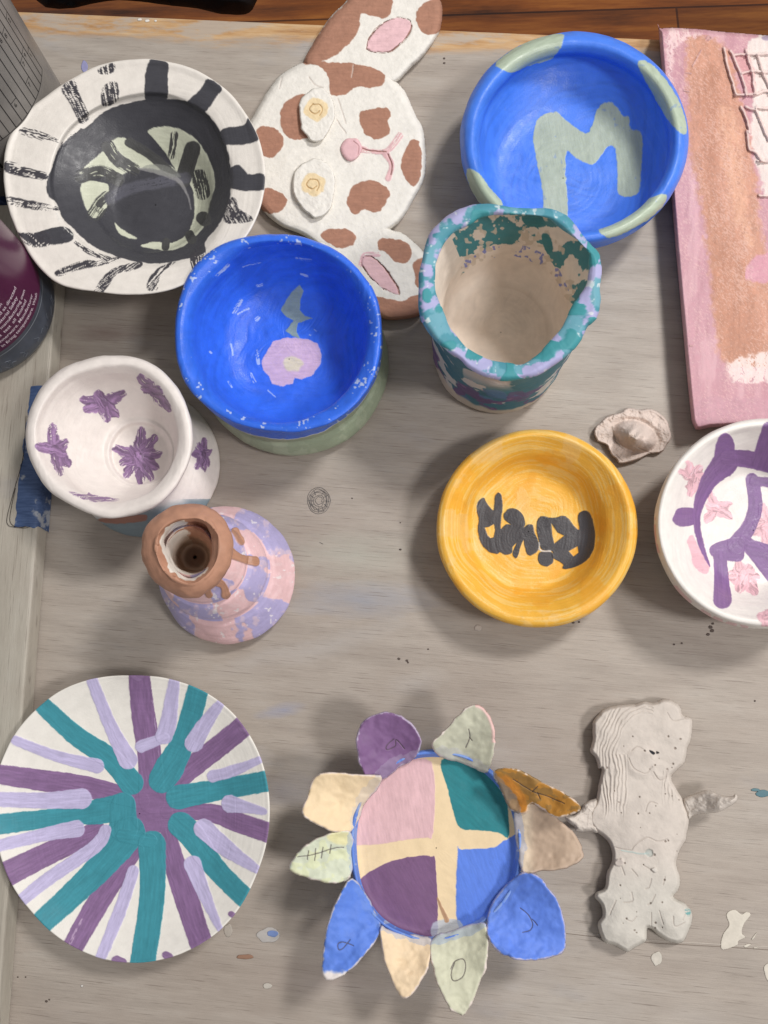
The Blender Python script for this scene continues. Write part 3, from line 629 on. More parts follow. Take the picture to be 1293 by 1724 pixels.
# --- yellow dish with dark lettering
def paint_yellow(p):
    p.brush(895, 885, .08, .00011, .5)
    p.brush(895, 885, 0, 0, .45, 25, (248, 214, 140), .05, .6)
    p.mottle(.6, 55, (240, 172, 56), .15, 7); p.mottle(.5, 40, (250, 208, 140), .28, 17)
    p.ok = p.v < 4
    p.mix(sst(.15, .4, fbm(p.px/22, p.py/16, seed=51))*sst(95, 60, np.hypot(p.px-890, p.py-890)), (224, 178, 92), .6, 0)
    for g in ([(0, 80), (60, 60), (300, 180), (420, 200), (600, 350), (700, 280), (950, 280), (1080, 330), (1000, 420), (640, 420), (500, 400), (200, 300), (60, 300)],):
        p.poly(ZC(g), (206, 184, 110), a=.4, soft=6, wob=8)
    L = (64, 62, 66)
    import copy
    c0, h0 = p.c.copy(), p.h.copy()
    p.poly(ZC([(20, 190), (45, 135), (90, 115), (112, 165), (185, 245), (200, 180), (205, 100), (245, 58), (275, 110), (280, 200), (268, 330), (262, 440), (320, 390), (375, 390), (310, 340), (300, 280), (360, 225), (440, 240), (500, 310), (515, 380), (500, 420), (545, 395), (595, 400), (610, 470), (655, 580), (650, 650), (580, 705), (540, 690), (515, 610), (500, 545), (465, 620), (432, 730), (400, 720), (395, 670), (430, 575), (385, 620), (380, 680), (310, 700), (255, 672), (220, 692), (130, 660), (60, 580), (28, 430), (42, 350), (25, 270)]), L, wob=.8, sm=3, streak=.1, th=.0003, grow=.7)
    p.poly(ZC([(638, 400), (680, 310), (800, 325), (930, 305), (1010, 390), (1080, 448), (1068, 300), (1130, 245), (1200, 290), (1235, 430), (1240, 590), (1190, 720), (1080, 810), (960, 845), (905, 842), (912, 798), (808, 730), (805, 665), (700, 650), (662, 570)]), L, wob=.8, sm=3, streak=.1, th=.0003, grow=.7)
    p.poly(ZC([(660, 690), (700, 672), (790, 680), (806, 770), (770, 805), (740, 820), (680, 800), (652, 750)]), L, wob=.8, sm=3, streak=.1, th=.0003, grow=.7)
    p.stroke(ZC([(660, 640), (700, 662), (780, 666)]), 2.6, (204, 196, 190)); p.stroke(ZC([(660, 580), (668, 650)]), 2, (190, 186, 180))
    for hpoly in ([(100, 420), (140, 415), (195, 385), (205, 450), (190, 520), (160, 530), (130, 500)], [(790, 380), (850, 470), (920, 505), (820, 585), (800, 500)], [(970, 665), (1060, 615), (1070, 680), (1020, 720)]):
        i = p._sel(ZC(hpoly), 3); d = sdf(p.px[i], p.py[i], np.array(ZC(hpoly))); mm = sst(-.8, .8, d)
        p.c[i] += (c0[i]-p.c[i])*mm[:, None]; p.h[i] += (h0[i]-p.h[i])*mm
    p.ok[:] = True
tag(pot('yellow_dish', [(.0085, 890, 895, 1), (.0085, 890, 895, 60), (.0095, 890, 895, 95), (.015, 894, 891, 110), (.024, 898, 888, 124), (.031, 902, 886, (144, 142)), (.0345, 904, 887, (156, 155)), (.0335, 904, 889, (165, 163)), (.030, 904, 890, (169, 167)), (.024, 904, 892, (166, 164)), (.012, 898, 900, (140, 138)), (.001, 893, 908, (108, 106)), (0, 893, 908, (104, 102))],
        paint_yellow, M_SATIN, 800, 240, base=(250, 190, 72), wob=.0006, wsc=40), 'bright yellow dish with dark hand-painted lettering reading River upside down', 'dish')

# --- white bowl with a purple turtle
def paint_turtle(p):
    p.brush(1285, 882, .025, .0001, .35)
    p.ok = p.v < 7.4
    PF = (226, 182, 190); s = 573/1293; X, Y = 720, 670
    leafs(p, X+1010*s, Y+305*s, [(150, 24), (110, 26), (60, 22), (10, 20), (-60, 24), (-100, 28)], PF, 17, -.7)
    leafs(p, X+1095*s, Y+420*s, [(110, 30), (20, 24), (-30, 28), (-130, 26), (160, 14)], PF, 16, -.7)
    p.poly(Z8([(985, 545), (1005, 520), (1030, 570), (1070, 620), (1060, 670), (1010, 640), (1000, 590)]), PF, wob=1.5)
    leafs(p, X+1200*s, Y+685*s, [(170, 28), (110, 26), (60, 20), (10, 22), (-50, 30), (-110, 20)], PF, 21, -.7)
    leafs(p, X+1285*s, Y+490*s, [(100, 36), (150, 20), (200, 26), (-90, 30), (0, 20)], PF, 19, -.7)
    leafs(p, X+1290*s, Y+840*s, [(150, 14), (60, 14), (-100, 16), (0, 20)], PF, 17, -.7)
    leafs(p, 1385, 840, [(0, 26), (80, 26), (140, 26), (210, 26), (290, 26)], PF, 18, -.7); leafs(p, 1400, 930, [(0, 26), (80, 26), (140, 26), (210, 26), (290, 26)], PF, 18, -.7)
    V = (126, 94, 142)
    for q in ([(1088, 225), (1105, 150), (1140, 135), (1165, 175), (1162, 285), (1100, 295)], [(935, 445), (955, 418), (1005, 418), (1020, 440), (1010, 480), (960, 488), (932, 470)], [(1070, 570), (1110, 545), (1190, 530), (1205, 570), (1190, 620), (1120, 615), (1080, 600)]):
        p.poly(Z8(q), V, wob=.8)
    for q, w in (([(1130, 245), (1060, 330), (1022, 450), (1040, 560), (1072, 640)], [44, 26, 13, 10, 2]), ([(1140, 225), (1230, 235), (1330, 260), (1430, 250)], [26, 30, 26, 24]), ([(1300, 120), (1262, 240)], 27), ([(1232, 310), (1245, 400), (1225, 480), (1170, 560)], [22, 24, 24, 30]),
                 ([(1205, 545), (1290, 635), (1330, 700)], [22, 32, 26]), ([(1110, 600), (1115, 680), (1120, 765)], [22, 24, 32]), ([(1240, 315), (1310, 322), (1420, 330)], 16), ([(1500, 260), (1560, 380), (1520, 520), (1400, 600), (1240, 570)], [20, 16, 16, 20, 26]), ([(1440, 250), (1500, 160)], 26), ([(1400, 600), (1440, 740)], 28)):
        p.stroke(Z8(q), w, V)
    p.ok = p.v > 8
    p.mix(sst(.12, .18, fbm(p.px/22, p.py/22, seed=8)), (222, 180, 182), .8)
    p.ok[:] = True
tag(pot('turtle_bowl', [(.012, 1268, 893, 1), (.012, 1268, 893, 60), (.0135, 1269, 892, 92), (.02, 1272, 889, 112), (.034, 1278, 884, 138), (.043, 1283, 881, 156), (.0475, 1285, 880, (170, 164)), (.047, 1286, 880, (178, 172)), (.042, 1286, 881, (182, 175)), (.032, 1280, 886, (178, 172)), (.014, 1268, 900, (152, 148)), (.001, 1258, 912, (120, 116)), (0, 1258, 912, (115, 112))],
        paint_turtle, M_SATIN, 760, 240, base=(230, 225, 219), wob=.0008, wsc=40), 'white bowl with a purple turtle and pale pink flowers, right of the yellow dish', 'bowl')

# --- plate with radiating stripes
def paint_plate(p):
    p.brush(235, 1370, .02, .00008, .5)
    p.ok = p.v < 5.3
    PU, TE, LA = (132, 102, 142), (62, 142, 156), (190, 182, 216)
    for q, w in (([(630, 60), (650, 250), (680, 450), (690, 640)], [88, 100, 100, 110]), ([(1110, 300), (960, 420), (830, 520), (760, 600)], [90, 90, 95, 80]), ([(1230, 790), (1080, 740), (950, 695), (760, 690)], [85, 85, 75, 60]), ([(920, 1310), (850, 1100), (800, 950), (760, 780)], [95, 100, 90, 60]),
                 ([(310, 1340), (430, 1130), (530, 980), (630, 860)], [85, 95, 85, 40]), ([(-20, 1000), (200, 890), (440, 780)], [110, 95, 80]), ([(-20, 520), (200, 550), (400, 580), (640, 640)], [80, 90, 90, 70])):
        p.stroke(Z9(q), [a*.405 for a in w], PU, streak=.4)
    p.poly(Z9(blob(690, 690, 100, 110, 4, 12)), PU)
    p.stroke(Z9([(690, 190), (718, 440)]), 3, (160, 134, 170), dry=-.1); p.stroke(Z9([(318, 1290), (370, 1180)]), 5, (176, 150, 180), dry=0)
    for q, w in (([(200, 215), (350, 350), (500, 450), (595, 560)], [75, 85, 90, 105]), ([(900, 130), (840, 350), (770, 490), (735, 545)], [92, 95, 125, 115]), ([(1225, 550), (1000, 590), (810, 625)], [90, 88, 105]), ([(1120, 1090), (980, 950), (870, 800), (820, 750)], [85, 90, 110, 110]),
                 ([(645, 1390), (690, 1080), (690, 840)], [108, 108, 118]), ([(150, 1230), (400, 1000), (530, 850), (590, 780)], [95, 110, 140, 130]), ([(-20, 750), (300, 712), (450, 690), (560, 665)], [90, 75, 110, 110]), ([(560, 660), (560, 760)], [105, 125]), ([(560, 800), (680, 820)], [60, 60])):
        p.stroke(Z9(q), [a*.395 for a in w], TE, streak=.25, th=.0002)
    for q, w in (([(420, 100), (500, 300), (580, 455)], [50, 58, 84]), ([(792, 90), (765, 280), (745, 345)], [46, 72, 76]), ([(745, 355), (640, 395)], [44, 52]), ([(995, 205), (920, 310), (880, 380)], [40, 70, 80]), ([(1175, 458), (1060, 505), (965, 530)], [32, 50, 52]), ([(1198, 690), (1120, 672), (1045, 655)], [30, 50, 80]),
                 ([(1175, 960), (1030, 860), (925, 768)], [32, 75, 88]), ([(995, 1220), (920, 1050), (875, 930)], [28, 60, 78]), ([(450, 1370), (540, 1150), (605, 960)], [46, 58, 50]), ([(60, 1125), (200, 1010), (430, 850), (480, 775)], [52, 58, 60, 50]), ([(-20, 850), (200, 795), (345, 768)], [50, 58, 76]), ([(-20, 635), (200, 640), (370, 632)], [64, 70, 90]), ([(70, 368), (260, 440), (440, 483)], [40, 48, 64])):
        p.stroke(Z9(q), [a*.39 for a in w], LA, streak=.3, th=.00025)
    p.ok[:] = True
    p.ok = p.v >= 3.4
    for x, y, w in ((85, 1160, 30), (175, 1245, 60), (760, 1345, 36), (1055, 1160, 26), (620, 75, 40), (1100, 320, 16), (540, 1378, 60)): p.stroke(Z9([(x-8, y-4), (x+8, y+4)]), w*.371, (140, 112, 150))
    p.ok[:] = True
outP = [(225, 1137), (285, 1143), (345, 1165), (395, 1204), (432, 1260), (450, 1320), (453, 1385), (440, 1450), (408, 1520), (365, 1570), (305, 1605), (235, 1621), (165, 1612), (100, 1580), (48, 1530), (15, 1480), (-5, 1420), (-12, 1365), (-4, 1300), (25, 1235), (70, 1186), (115, 1156), (170, 1140)]
tag(pot('striped_plate', [(.010, 235, 1370, 1), (.010, 235, 1370, 90), (.0115, 233, 1373, 140), (.0165, 228, 1377, outP, -45), (.0225, 226, 1379, outP, -6), (.0233, 225, 1380, outP, -1), (.0222, 225, 1380, outP), (.019, 226, 1379, outP, -6), (.009, 238, 1370, 150), (.001, 245, 1362, 120), (0, 245, 1362, 115)],
        paint_plate, M_MATTE, 1000, 280, base=(234, 230, 222), wob=.0004, wsc=30), 'flat white plate painted with radiating purple, teal and lavender stripes', 'plate')

# --- sunflower-like bowl with petals
flower = empty('petal_bowl', 'clay flower bowl with ten many-coloured petals round a quartered painted dish', 'bowl', tuple(P(735, 1428, 0)))
CX, CY = 470+645*.41, 1160+650*.41
rimD = ZA([(290, 650), (308, 500), (390, 365), (510, 275), (640, 250), (780, 275), (900, 360), (975, 480), (1000, 630), (980, 790), (900, 915), (790, 995), (640, 1045), (500, 1015), (395, 950), (320, 830)])
def paint_dish(p):
    p.mix(np.ones(p.px.size), SAND, 1, 0)
    p.brush(735, 1430, .03, .00006, .15)
    p.ok = p.v < 3.6
    p.poly(ZA([(625, 300), (632, 590), (580, 610), (310, 640), (300, 540), (370, 420), (480, 320)]), (218, 180, 184), ang=80)
    p.poly(ZA([(668, 290), (820, 290), (920, 400), (945, 600), (900, 590), (820, 580), (742, 570), (715, 500), (690, 400)]), (40, 126, 134), ang=40)
    p.poly(ZA([(325, 790), (440, 715), (570, 685), (625, 690), (642, 720), (645, 1040), (540, 1010), (400, 960), (340, 860)]), (120, 88, 124), ang=60)
    p.poly(ZA([(732, 670), (750, 660), (880, 650), (930, 620), (1000, 600), (990, 790), (890, 940), (740, 990)]), (92, 130, 222), ang=70)
    p.poly(ZA([(632, 960), (740, 950), (750, 1030), (640, 1050)]), (176, 184, 196), a=.8)
    p.stroke(ZA([(650, 860), (688, 950)]), [3, 8], (176, 140, 110))
    p.ok = p.v >= 3.3
    p.mix(np.ones(p.px.size), (98, 134, 214), 1, 0)
    p.mix(sst(.12, .2, fbm(p.px/14, p.py/14, seed=5)), (134, 160, 212), .8, 0); p.flecks((210, 214, 216), .42, 8, a=.6)
    p.mix(sst(.0, .3, fbm(p.px/30, p.py/30, seed=15))*(p.px < 640)*(p.py < 1370), (200, 186, 164), .8, 0)
    p.ok[:] = True
pot('dish', [(.0295, CX, CY+1, 1), (.0295, CX, CY+1, 90), (.0295, CX, CY, rimD, -22), (.031, CX, CY, rimD, -13), (.035, CX, CY, rimD, -8), (.0375, CX, CY, rimD, -6), (.0375, CX, CY, rimD, -3), (.034, CX, CY, rimD, 0), (.024, CX, CY, rimD, -8), (.006, CX-4, CY-12, 105), (.001, CX-5, CY-14, 100), (0, CX-5, CY-14, 96)], paint_dish, M_MATTE, 720, 220, base=SAND, wob=.0006)
petals = [
 ('purple petal marked with a scratched loop', (124, 92, 134), [(585, 215), (560, 160), (500, 110), (430, 95), (350, 125), (320, 190), (320, 270), (345, 350), (368, 382), (430, 372), (500, 320), (560, 285)], .016),
 ('sage petal with a pink edge', (188, 188, 168), [(625, 225), (680, 170), (740, 100), (800, 62), (850, 85), (885, 160), (885, 250), (868, 325), (840, 345), (760, 310), (660, 275)], .022),
 ('ochre petal bent over the brown one', (176, 124, 52), [(880, 340), (960, 325), (1060, 370), (1180, 430), (1240, 490), (1170, 525), (1120, 520), (1040, 470), (1010, 510), (950, 500), (915, 430)], .026),
 ('cream and brown unpainted petal', (214, 196, 172), [(970, 490), (1060, 470), (1150, 540), (1220, 600), (1248, 690), (1180, 735), (1080, 750), (1000, 750), (975, 640)], .012),
 ('broad blue petal with a scratched mark', (96, 132, 222), [(850, 975), (880, 870), (980, 760), (1060, 765), (1110, 820), (1155, 890), (1180, 1010), (1160, 1085), (1050, 1115), (950, 1105), (880, 1060)], .014),
 ('sage petal with a scratched ring', (200, 200, 176), [(622, 1030), (720, 990), (840, 960), (862, 1060), (835, 1190), (770, 1330), (720, 1330), (680, 1280), (635, 1170)], .018),
 ('sand-coloured petal', (230, 206, 172), [(415, 975), (480, 1000), (625, 1025), (620, 1120), (590, 1190), (530, 1270), (480, 1240), (430, 1110)], .016),
 ('narrow blue petal with a white tip', (92, 130, 218), [(290, 780), (350, 830), (418, 965), (400, 1030), (300, 1150), (210, 1200), (175, 1160), (190, 1000), (230, 880)], .016),
 ('pale green veined petal', (206, 212, 190), [(290, 585), (305, 700), (285, 785), (200, 798), (100, 770), (42, 740), (60, 690), (110, 640), (180, 600)], .012),
 ('cream petal', (236, 212, 174), [(425, 365), (350, 480), (305, 580), (230, 590), (140, 550), (92, 510), (110, 450), (145, 360), (220, 340), (300, 350)], .02),
]
marks = {0: [[(470, 205), (440, 235), (445, 250), (475, 235), (480, 208), (515, 245)]], 1: [[(778, 165), (782, 200), (765, 240)], [(782, 200), (792, 212)]],
 2: [[(960, 370), (1040, 420), (1100, 440), (1170, 470)], [(1040, 420), (1060, 400)], [(1060, 425), (1070, 450)]],
 4: [[(990, 900), (1025, 930), (1040, 965), (1030, 990), (1000, 1000)], [(1038, 945), (1060, 970)]],
 5: [[(705, 1150), (720, 1120), (755, 1110), (765, 1145), (750, 1185), (715, 1198), (706, 1170), (720, 1120)]],
 7: [[(290, 1030), (262, 1065), (243, 1070), (242, 1045), (265, 1040), (305, 1055)]],
 8: [[(75, 690), (140, 680), (220, 655), (265, 650)], [(120, 665), (115, 700)], [(150, 655), (145, 705)], [(180, 650), (172, 695)], [(212, 640), (208, 675)]]}
sR = lambda x, y: np.interp(np.arctan2(-(y-CY), x-CX) % (2*PI), *RIMTAB)
_q = smooth(rimD, True, 8)-np.array([CX, CY]); _a = np.arctan2(-_q[:, 1], _q[:, 0]) % (2*PI); _o = np.argsort(_a)
RIMTAB = (np.r_[_a[_o]-2*PI, _a[_o], _a[_o]+2*PI], np.tile(np.hypot(_q[:, 0], _q[:, 1])[_o], 3))
AX, AY = [], []
for q_ in petals:
    m_ = np.array(ZA(q_[2])).mean(0)-np.array([CX, CY]); m_ /= np.linalg.norm(m_); AX.append(m_[0]); AY.append(m_[1])
for k, (lab, colr, pl, rise) in enumerate(petals):
    def zb(x, y, rise=rise, k=k):
        d = np.hypot(x-CX, y-CY)-sR(x, y); u = np.clip(d/100, -.3, 1.3)
        return .0335+.75*rise*(.9*u-.25*u*u)+.0018*fbm(np.asarray(x)/30, np.asarray(y)/30, seed=k+3)+.0035*np.clip(np.abs(((x-CX)*AY[k]-(y-CY)*AX[k]))/45, 0, 1.4)**2+(.007 if k == 2 else 0)
    def pp(p, k=k):
        p.mottle(.05, 12, seed=k); p.mottle(.3, 26, tuple(min(255, c+9) for c in petals[k][1]), .12, k+30)
        d = sdf(p.px, p.py, smooth(ZA(petals[k][2]), True, 5))
        p.mix(sst(3.2, 1.2, d+2.2*fbm(p.px/6, p.py/6, seed=k+9)), (228, 214, 208) if k not in (0, 4) else (196, 186, 206), .85, 0)
        if k == 1: p.mix(sst(8, 3, d)*(p.px > 800)*(p.py < 1250), (226, 186, 182), .9)
        if k == 2: p.mix(sst(.02, .12, fbm(p.px/14, p.py/9, seed=4)), (146, 112, 62), .8); p.stroke(ZA([(930, 370), (990, 440), (1000, 490)]), 14, (206, 134, 52), a=.8, soft=3)
        if k == 3: p.mix(sst(885, 905, p.px), (176, 152, 132), .75, 0)  # shade mixed into the right part of the brownish cream petal
        if k == 7: p.mix(sst(1632, 1640, p.py+3*fbm(p.px/6, p.py/6)), (232, 224, 220), 1)
        if k == 8: p.mix(sst(.02, .16, fbm(p.px/16, p.py/16, seed=3)), (216, 220, 176), .6); p.poly(ZA([(200, 600), (285, 590), (285, 640), (220, 630)]), (236, 228, 172), a=.8, soft=3)
        p.ok = sR(p.px, p.py) > np.hypot(p.px-CX, p.py-CY)-3-7*fbm(p.px/12, p.py/12, seed=k)
        p.mix(np.ones(p.px.size), (112, 142, 208) if k not in (0, 1, 9) else (172, 172, 186), .3, 0); p.ok[:] = True
        for mk_ in marks.get(k, []): p.stroke(ZA(mk_), 1.4, (84, 74, 78), wob=.6, soft=.6, th=-.0007, a=.8)
    pt = slab('petal', ZA(pl), zb, .0042, pp, M_MATTE, flower, edge=5, sp=.95, base=colr, hf=lambda x, y, d, k=k: .0003*fbm(x/16, y/16, seed=k+60)+.0006*sst(4, 0, d), rough_edge=2.6, seed=k+2)
    pt['label'] = lab
for o in COL.objects:
    if o.name == 'dish': adopt(o, flower)

# --- bunny plaque
bunny = empty('bunny_plaque', 'white clay bunny face plaque with brown spots and one ear over the table edge', 'plaque', tuple(P(575, 270, 0)))
BR = (168, 124, 104)
spots = [Z2(q) for q in ([(340, 330), (400, 210), (490, 80), (560, 20), (620, -60), (790, -40), (795, 60), (760, 95), (700, 85), (655, 72), (635, 90), (630, 150), (580, 220), (500, 290), (430, 318)],
 [(350, 325), (430, 318), (480, 325), (600, 330), (720, 360), (765, 395), (750, 440), (680, 455), (610, 452), (575, 480), (540, 492), (480, 485), (470, 400), (420, 345)],
 [(930, 60), (980, 10), (1070, 0), (1075, 130), (1020, 178), (960, 170), (930, 120)], [(330, 488), (260, 520), (225, 570), (225, 650), (260, 710), (330, 722), (380, 690), (400, 560), (370, 500)],
 [(100, 665), (180, 662), (235, 710), (230, 770), (180, 817), (140, 810), (110, 760)], [(130, 985), (190, 983), (245, 1020), (250, 1065), (200, 1107), (120, 1085)], [(630, 590), (680, 567), (770, 557), (795, 590), (780, 630), (790, 690), (730, 722), (670, 700), (640, 650)],
 [(900, 728), (940, 740), (955, 830), (938, 940), (900, 962), (850, 880), (860, 800)], [(575, 1005), (600, 965), (650, 940), (720, 938), (785, 990), (780, 1030), (740, 1095), (690, 1098), (650, 1085), (610, 1112), (567, 1060)],
 [(430, 1215), (480, 1188), (570, 1188), (610, 1222), (600, 1262), (540, 1288), (460, 1255)], [(728, 1260), (750, 1235), (790, 1238), (860, 1250), (905, 1300), (880, 1355), (820, 1358), (770, 1310), (735, 1295)],
 [(905, 1370), (950, 1340), (1020, 1350), (1020, 1500), (930, 1485), (920, 1420)], [(670, 1480), (700, 1530), (760, 1545), (850, 1562), (900, 1535), (1000, 1530), (980, 1630), (900, 1670), (740, 1670)])]
earA = Z2([(670, 250), (680, 200), (740, 130), (800, 97), (850, 92), (893, 110), (900, 150), (870, 200), (800, 262), (740, 272), (690, 265)])
earB = Z2([(640, 1370), (650, 1335), (690, 1328), (740, 1365), (800, 1440), (840, 1525), (760, 1500), (690, 1440)])
def grooves(x, y, seed=0): return .0004*fbm(x/22, y/22, seed=seed)+.00018*fbm(x/5, y/5, seed=seed+1)
def paint_bunny(p):
    for q in spots: p.poly(q, BR, wob=2.2, streak=.25)
    for q in (earA, earB):
        p.poly(q, (224, 186, 190), wob=.8, th=.0003, grow=-.4); p.stroke(list(q)+[q[0]], 2.4, (136, 100, 88), dry=-.05, th=-.0012, wob=1.5)
    p.stroke(Z2([(640, 1370), (660, 1320), (730, 1320)]), 8, (222, 184, 190), dry=-.2)
    p.stroke(Z2([(635, 772), (740, 790), (790, 770), (840, 705)]), [10, 9, 9, 12], (224, 184, 186), dry=-.35, th=.0004); p.stroke(Z2([(770, 800), (800, 860), (780, 925)]), [12, 8, 10], (224, 184, 186), th=.0003)
    p.stroke(Z2([(640, 768), (700, 782), (770, 785)]), 1.8, (156, 112, 104), th=-.0008); p.stroke(Z2([(778, 800), (800, 850), (795, 905)]), 1.8, (130, 90, 84), th=-.0008)
    p.stroke(Z2([(510, 620), (560, 690)]), 2, (214, 206, 198), th=-.0006)
    for q in ([(370, 400), (400, 440), (440, 455)], [(230, 400), (215, 460)], [(600, 335), (590, 400)], [(520, 510), (560, 640)]): p.stroke(Z2(q), 2, (206, 196, 188), th=-.0007, a=.7)
    p.mottle(.02, 20)
hp = lambda x, y, d: grooves(x, y, 3)+.0018*sst(0, 14, d)
slab('head', Z2([(345, 322), (420, 318), (470, 330), (640, 330), (760, 360), (825, 425), (872, 480), (920, 590), (958, 660), (972, 740), (976, 860), (960, 950), (900, 1060), (850, 1140), (790, 1190), (700, 1240), (600, 1290), (500, 1310), (420, 1275), (330, 1215), (230, 1175), (150, 1110), (60, 1000), (15, 850), (30, 700), (80, 600), (150, 480), (210, 400), (280, 350)]), 0.0, .011, paint_bunny, M_CLAY, bunny, edge=7, sp=1.1, hf=hp, base=(232, 228, 220))
slab('ear', Z2([(345, 335), (400, 210), (480, 90), (540, 30), (620, -40), (800, -90), (960, -60), (1050, 0), (1060, 110), (1035, 190), (960, 295), (900, 350), (830, 422), (770, 440), (700, 430), (600, 420), (470, 400)]), 0.0005, .0098, paint_bunny, M_CLAY, bunny, edge=7, sp=1.1, hf=hp, base=(232, 228, 220))['label'] = 'upper ear with a large brown patch, past the table edge'
slab('ear', Z2([(430, 1190), (600, 1150), (760, 1150), (800, 1190), (860, 1212), (960, 1300), (1005, 1400), (990, 1560), (950, 1630), (860, 1655), (750, 1650), (640, 1560), (480, 1380), (400, 1290)]), 0.0004, .0100, paint_bunny, M_CLAY, bunny, edge=7, sp=1.1, hf=hp, base=(232, 228, 220))['label'] = 'lower ear between the two blue and teal pots'
def paint_eye(cx, cy, tx):
    def f(p):
        p.poly(Z2(blob(cx, cy, 62, 58, 3, 12)), (243, 220, 178), wob=2.4, soft=1.6)
        p.stroke(Z2([(cx-20+tx, cy-30), (cx-38+tx, cy), (cx-10+tx, cy+22), (cx+15+tx, cy+8)]), 1.6, (184, 152, 108), th=-.0006); p.stroke(Z2([(cx-18+tx, cy-28), (cx+15+tx, cy-25), (cx+28+tx, cy+5), (cx+15+tx, cy+30)]), 1.6, (184, 152, 108), th=-.0006)
    return f
for q, cx, cy in (([(318, 590), (328, 510), (395, 458), (455, 462), (500, 530), (502, 620), (440, 722), (380, 728), (330, 665)], 410, 568), ([(285, 945), (308, 870), (380, 824), (450, 838), (497, 900), (502, 1000), (468, 1092), (390, 1125), (325, 1065), (292, 1000)], 395, 958)):
    slab('eye', Z2(q), .0125, .0052, paint_eye(cx, cy, 0), M_CLAY, bunny, edge=3, sp=.9, hf=lambda x, y, d: grooves(x, y, 8)*1.8, base=(236, 232, 224), rough_edge=3.2)
slab('nose', Z2(blob(588, 772, 54, 60, 6, 12)), .0125, .0032, lambda p: p.stroke(Z2([(600, 730), (628, 760), (625, 800)]), 1.5, (180, 138, 140), th=-.0005), M_CLAY, bunny, edge=7, sp=.8, base=(224, 184, 188), rough_edge=.5)
# --- raw clay figure
figure = empty('clay_figure', 'unpainted clay lion-haired figure with two stubby arms lying on its back', 'figurine', tuple(P(1085, 1400, 0)))
def hair_h(x, y, d):
    X, Y = (x-920)*1120/373, (y-1150)*1120/373
    r = .0016*sst(0, 30, d)+.0005*fbm(x/22, y/22, seed=5)
    cx, cy = 520, 360
    rr = np.hypot((X-cx), (Y-cy)*.8)
    # combed strands: vertical on the cheeks, bending round the crown
    up = sst(330, 180, Y)
    s = np.where(Y < cy, rr, np.abs(X-cx))*(1)+12*noise(X/60, Y/90, seed=3)+4*noise(X/20, Y/30, seed=4)
    m = (sst(100, 125, np.abs(X-cx)+np.where(X > cx, 45, 0))*sst(420, 300, np.abs(X-cx))*(Y > cy)+sst(150, 180, rr)*sst(290, 240, rr)*(Y <= cy))
    m = m*sst(650, 560, Y+60*noise(X/30, 0, seed=7))*np.where(X > cx+20, sst(420, 470, Y), 1)*sst(3, 9, d)
    r = r+.00030*m*np.sin(s/2.7)*(1+.5*noise(X/25, Y/40, seed=9))
    # face disc, cheeks
    fd = np.hypot(X-500, Y-390); r = r+.0012*sst(95, 55, np.hypot(X-480, Y-400))+.0010*sst(55, 25, np.hypot(X-575, Y-440))+.0006*sst(60, 20, np.hypot(X-570, Y-350))
    # belly and knees
    r = r+.0014*sst(120, 40, np.hypot(X-370, Y-1230))+.0012*sst(90, 30, np.hypot(X-640, Y-1200))+.0012*sst(140, 60, np.hypot(X-520, Y-720)*.8)
    return r
CL = (203, 194, 185)
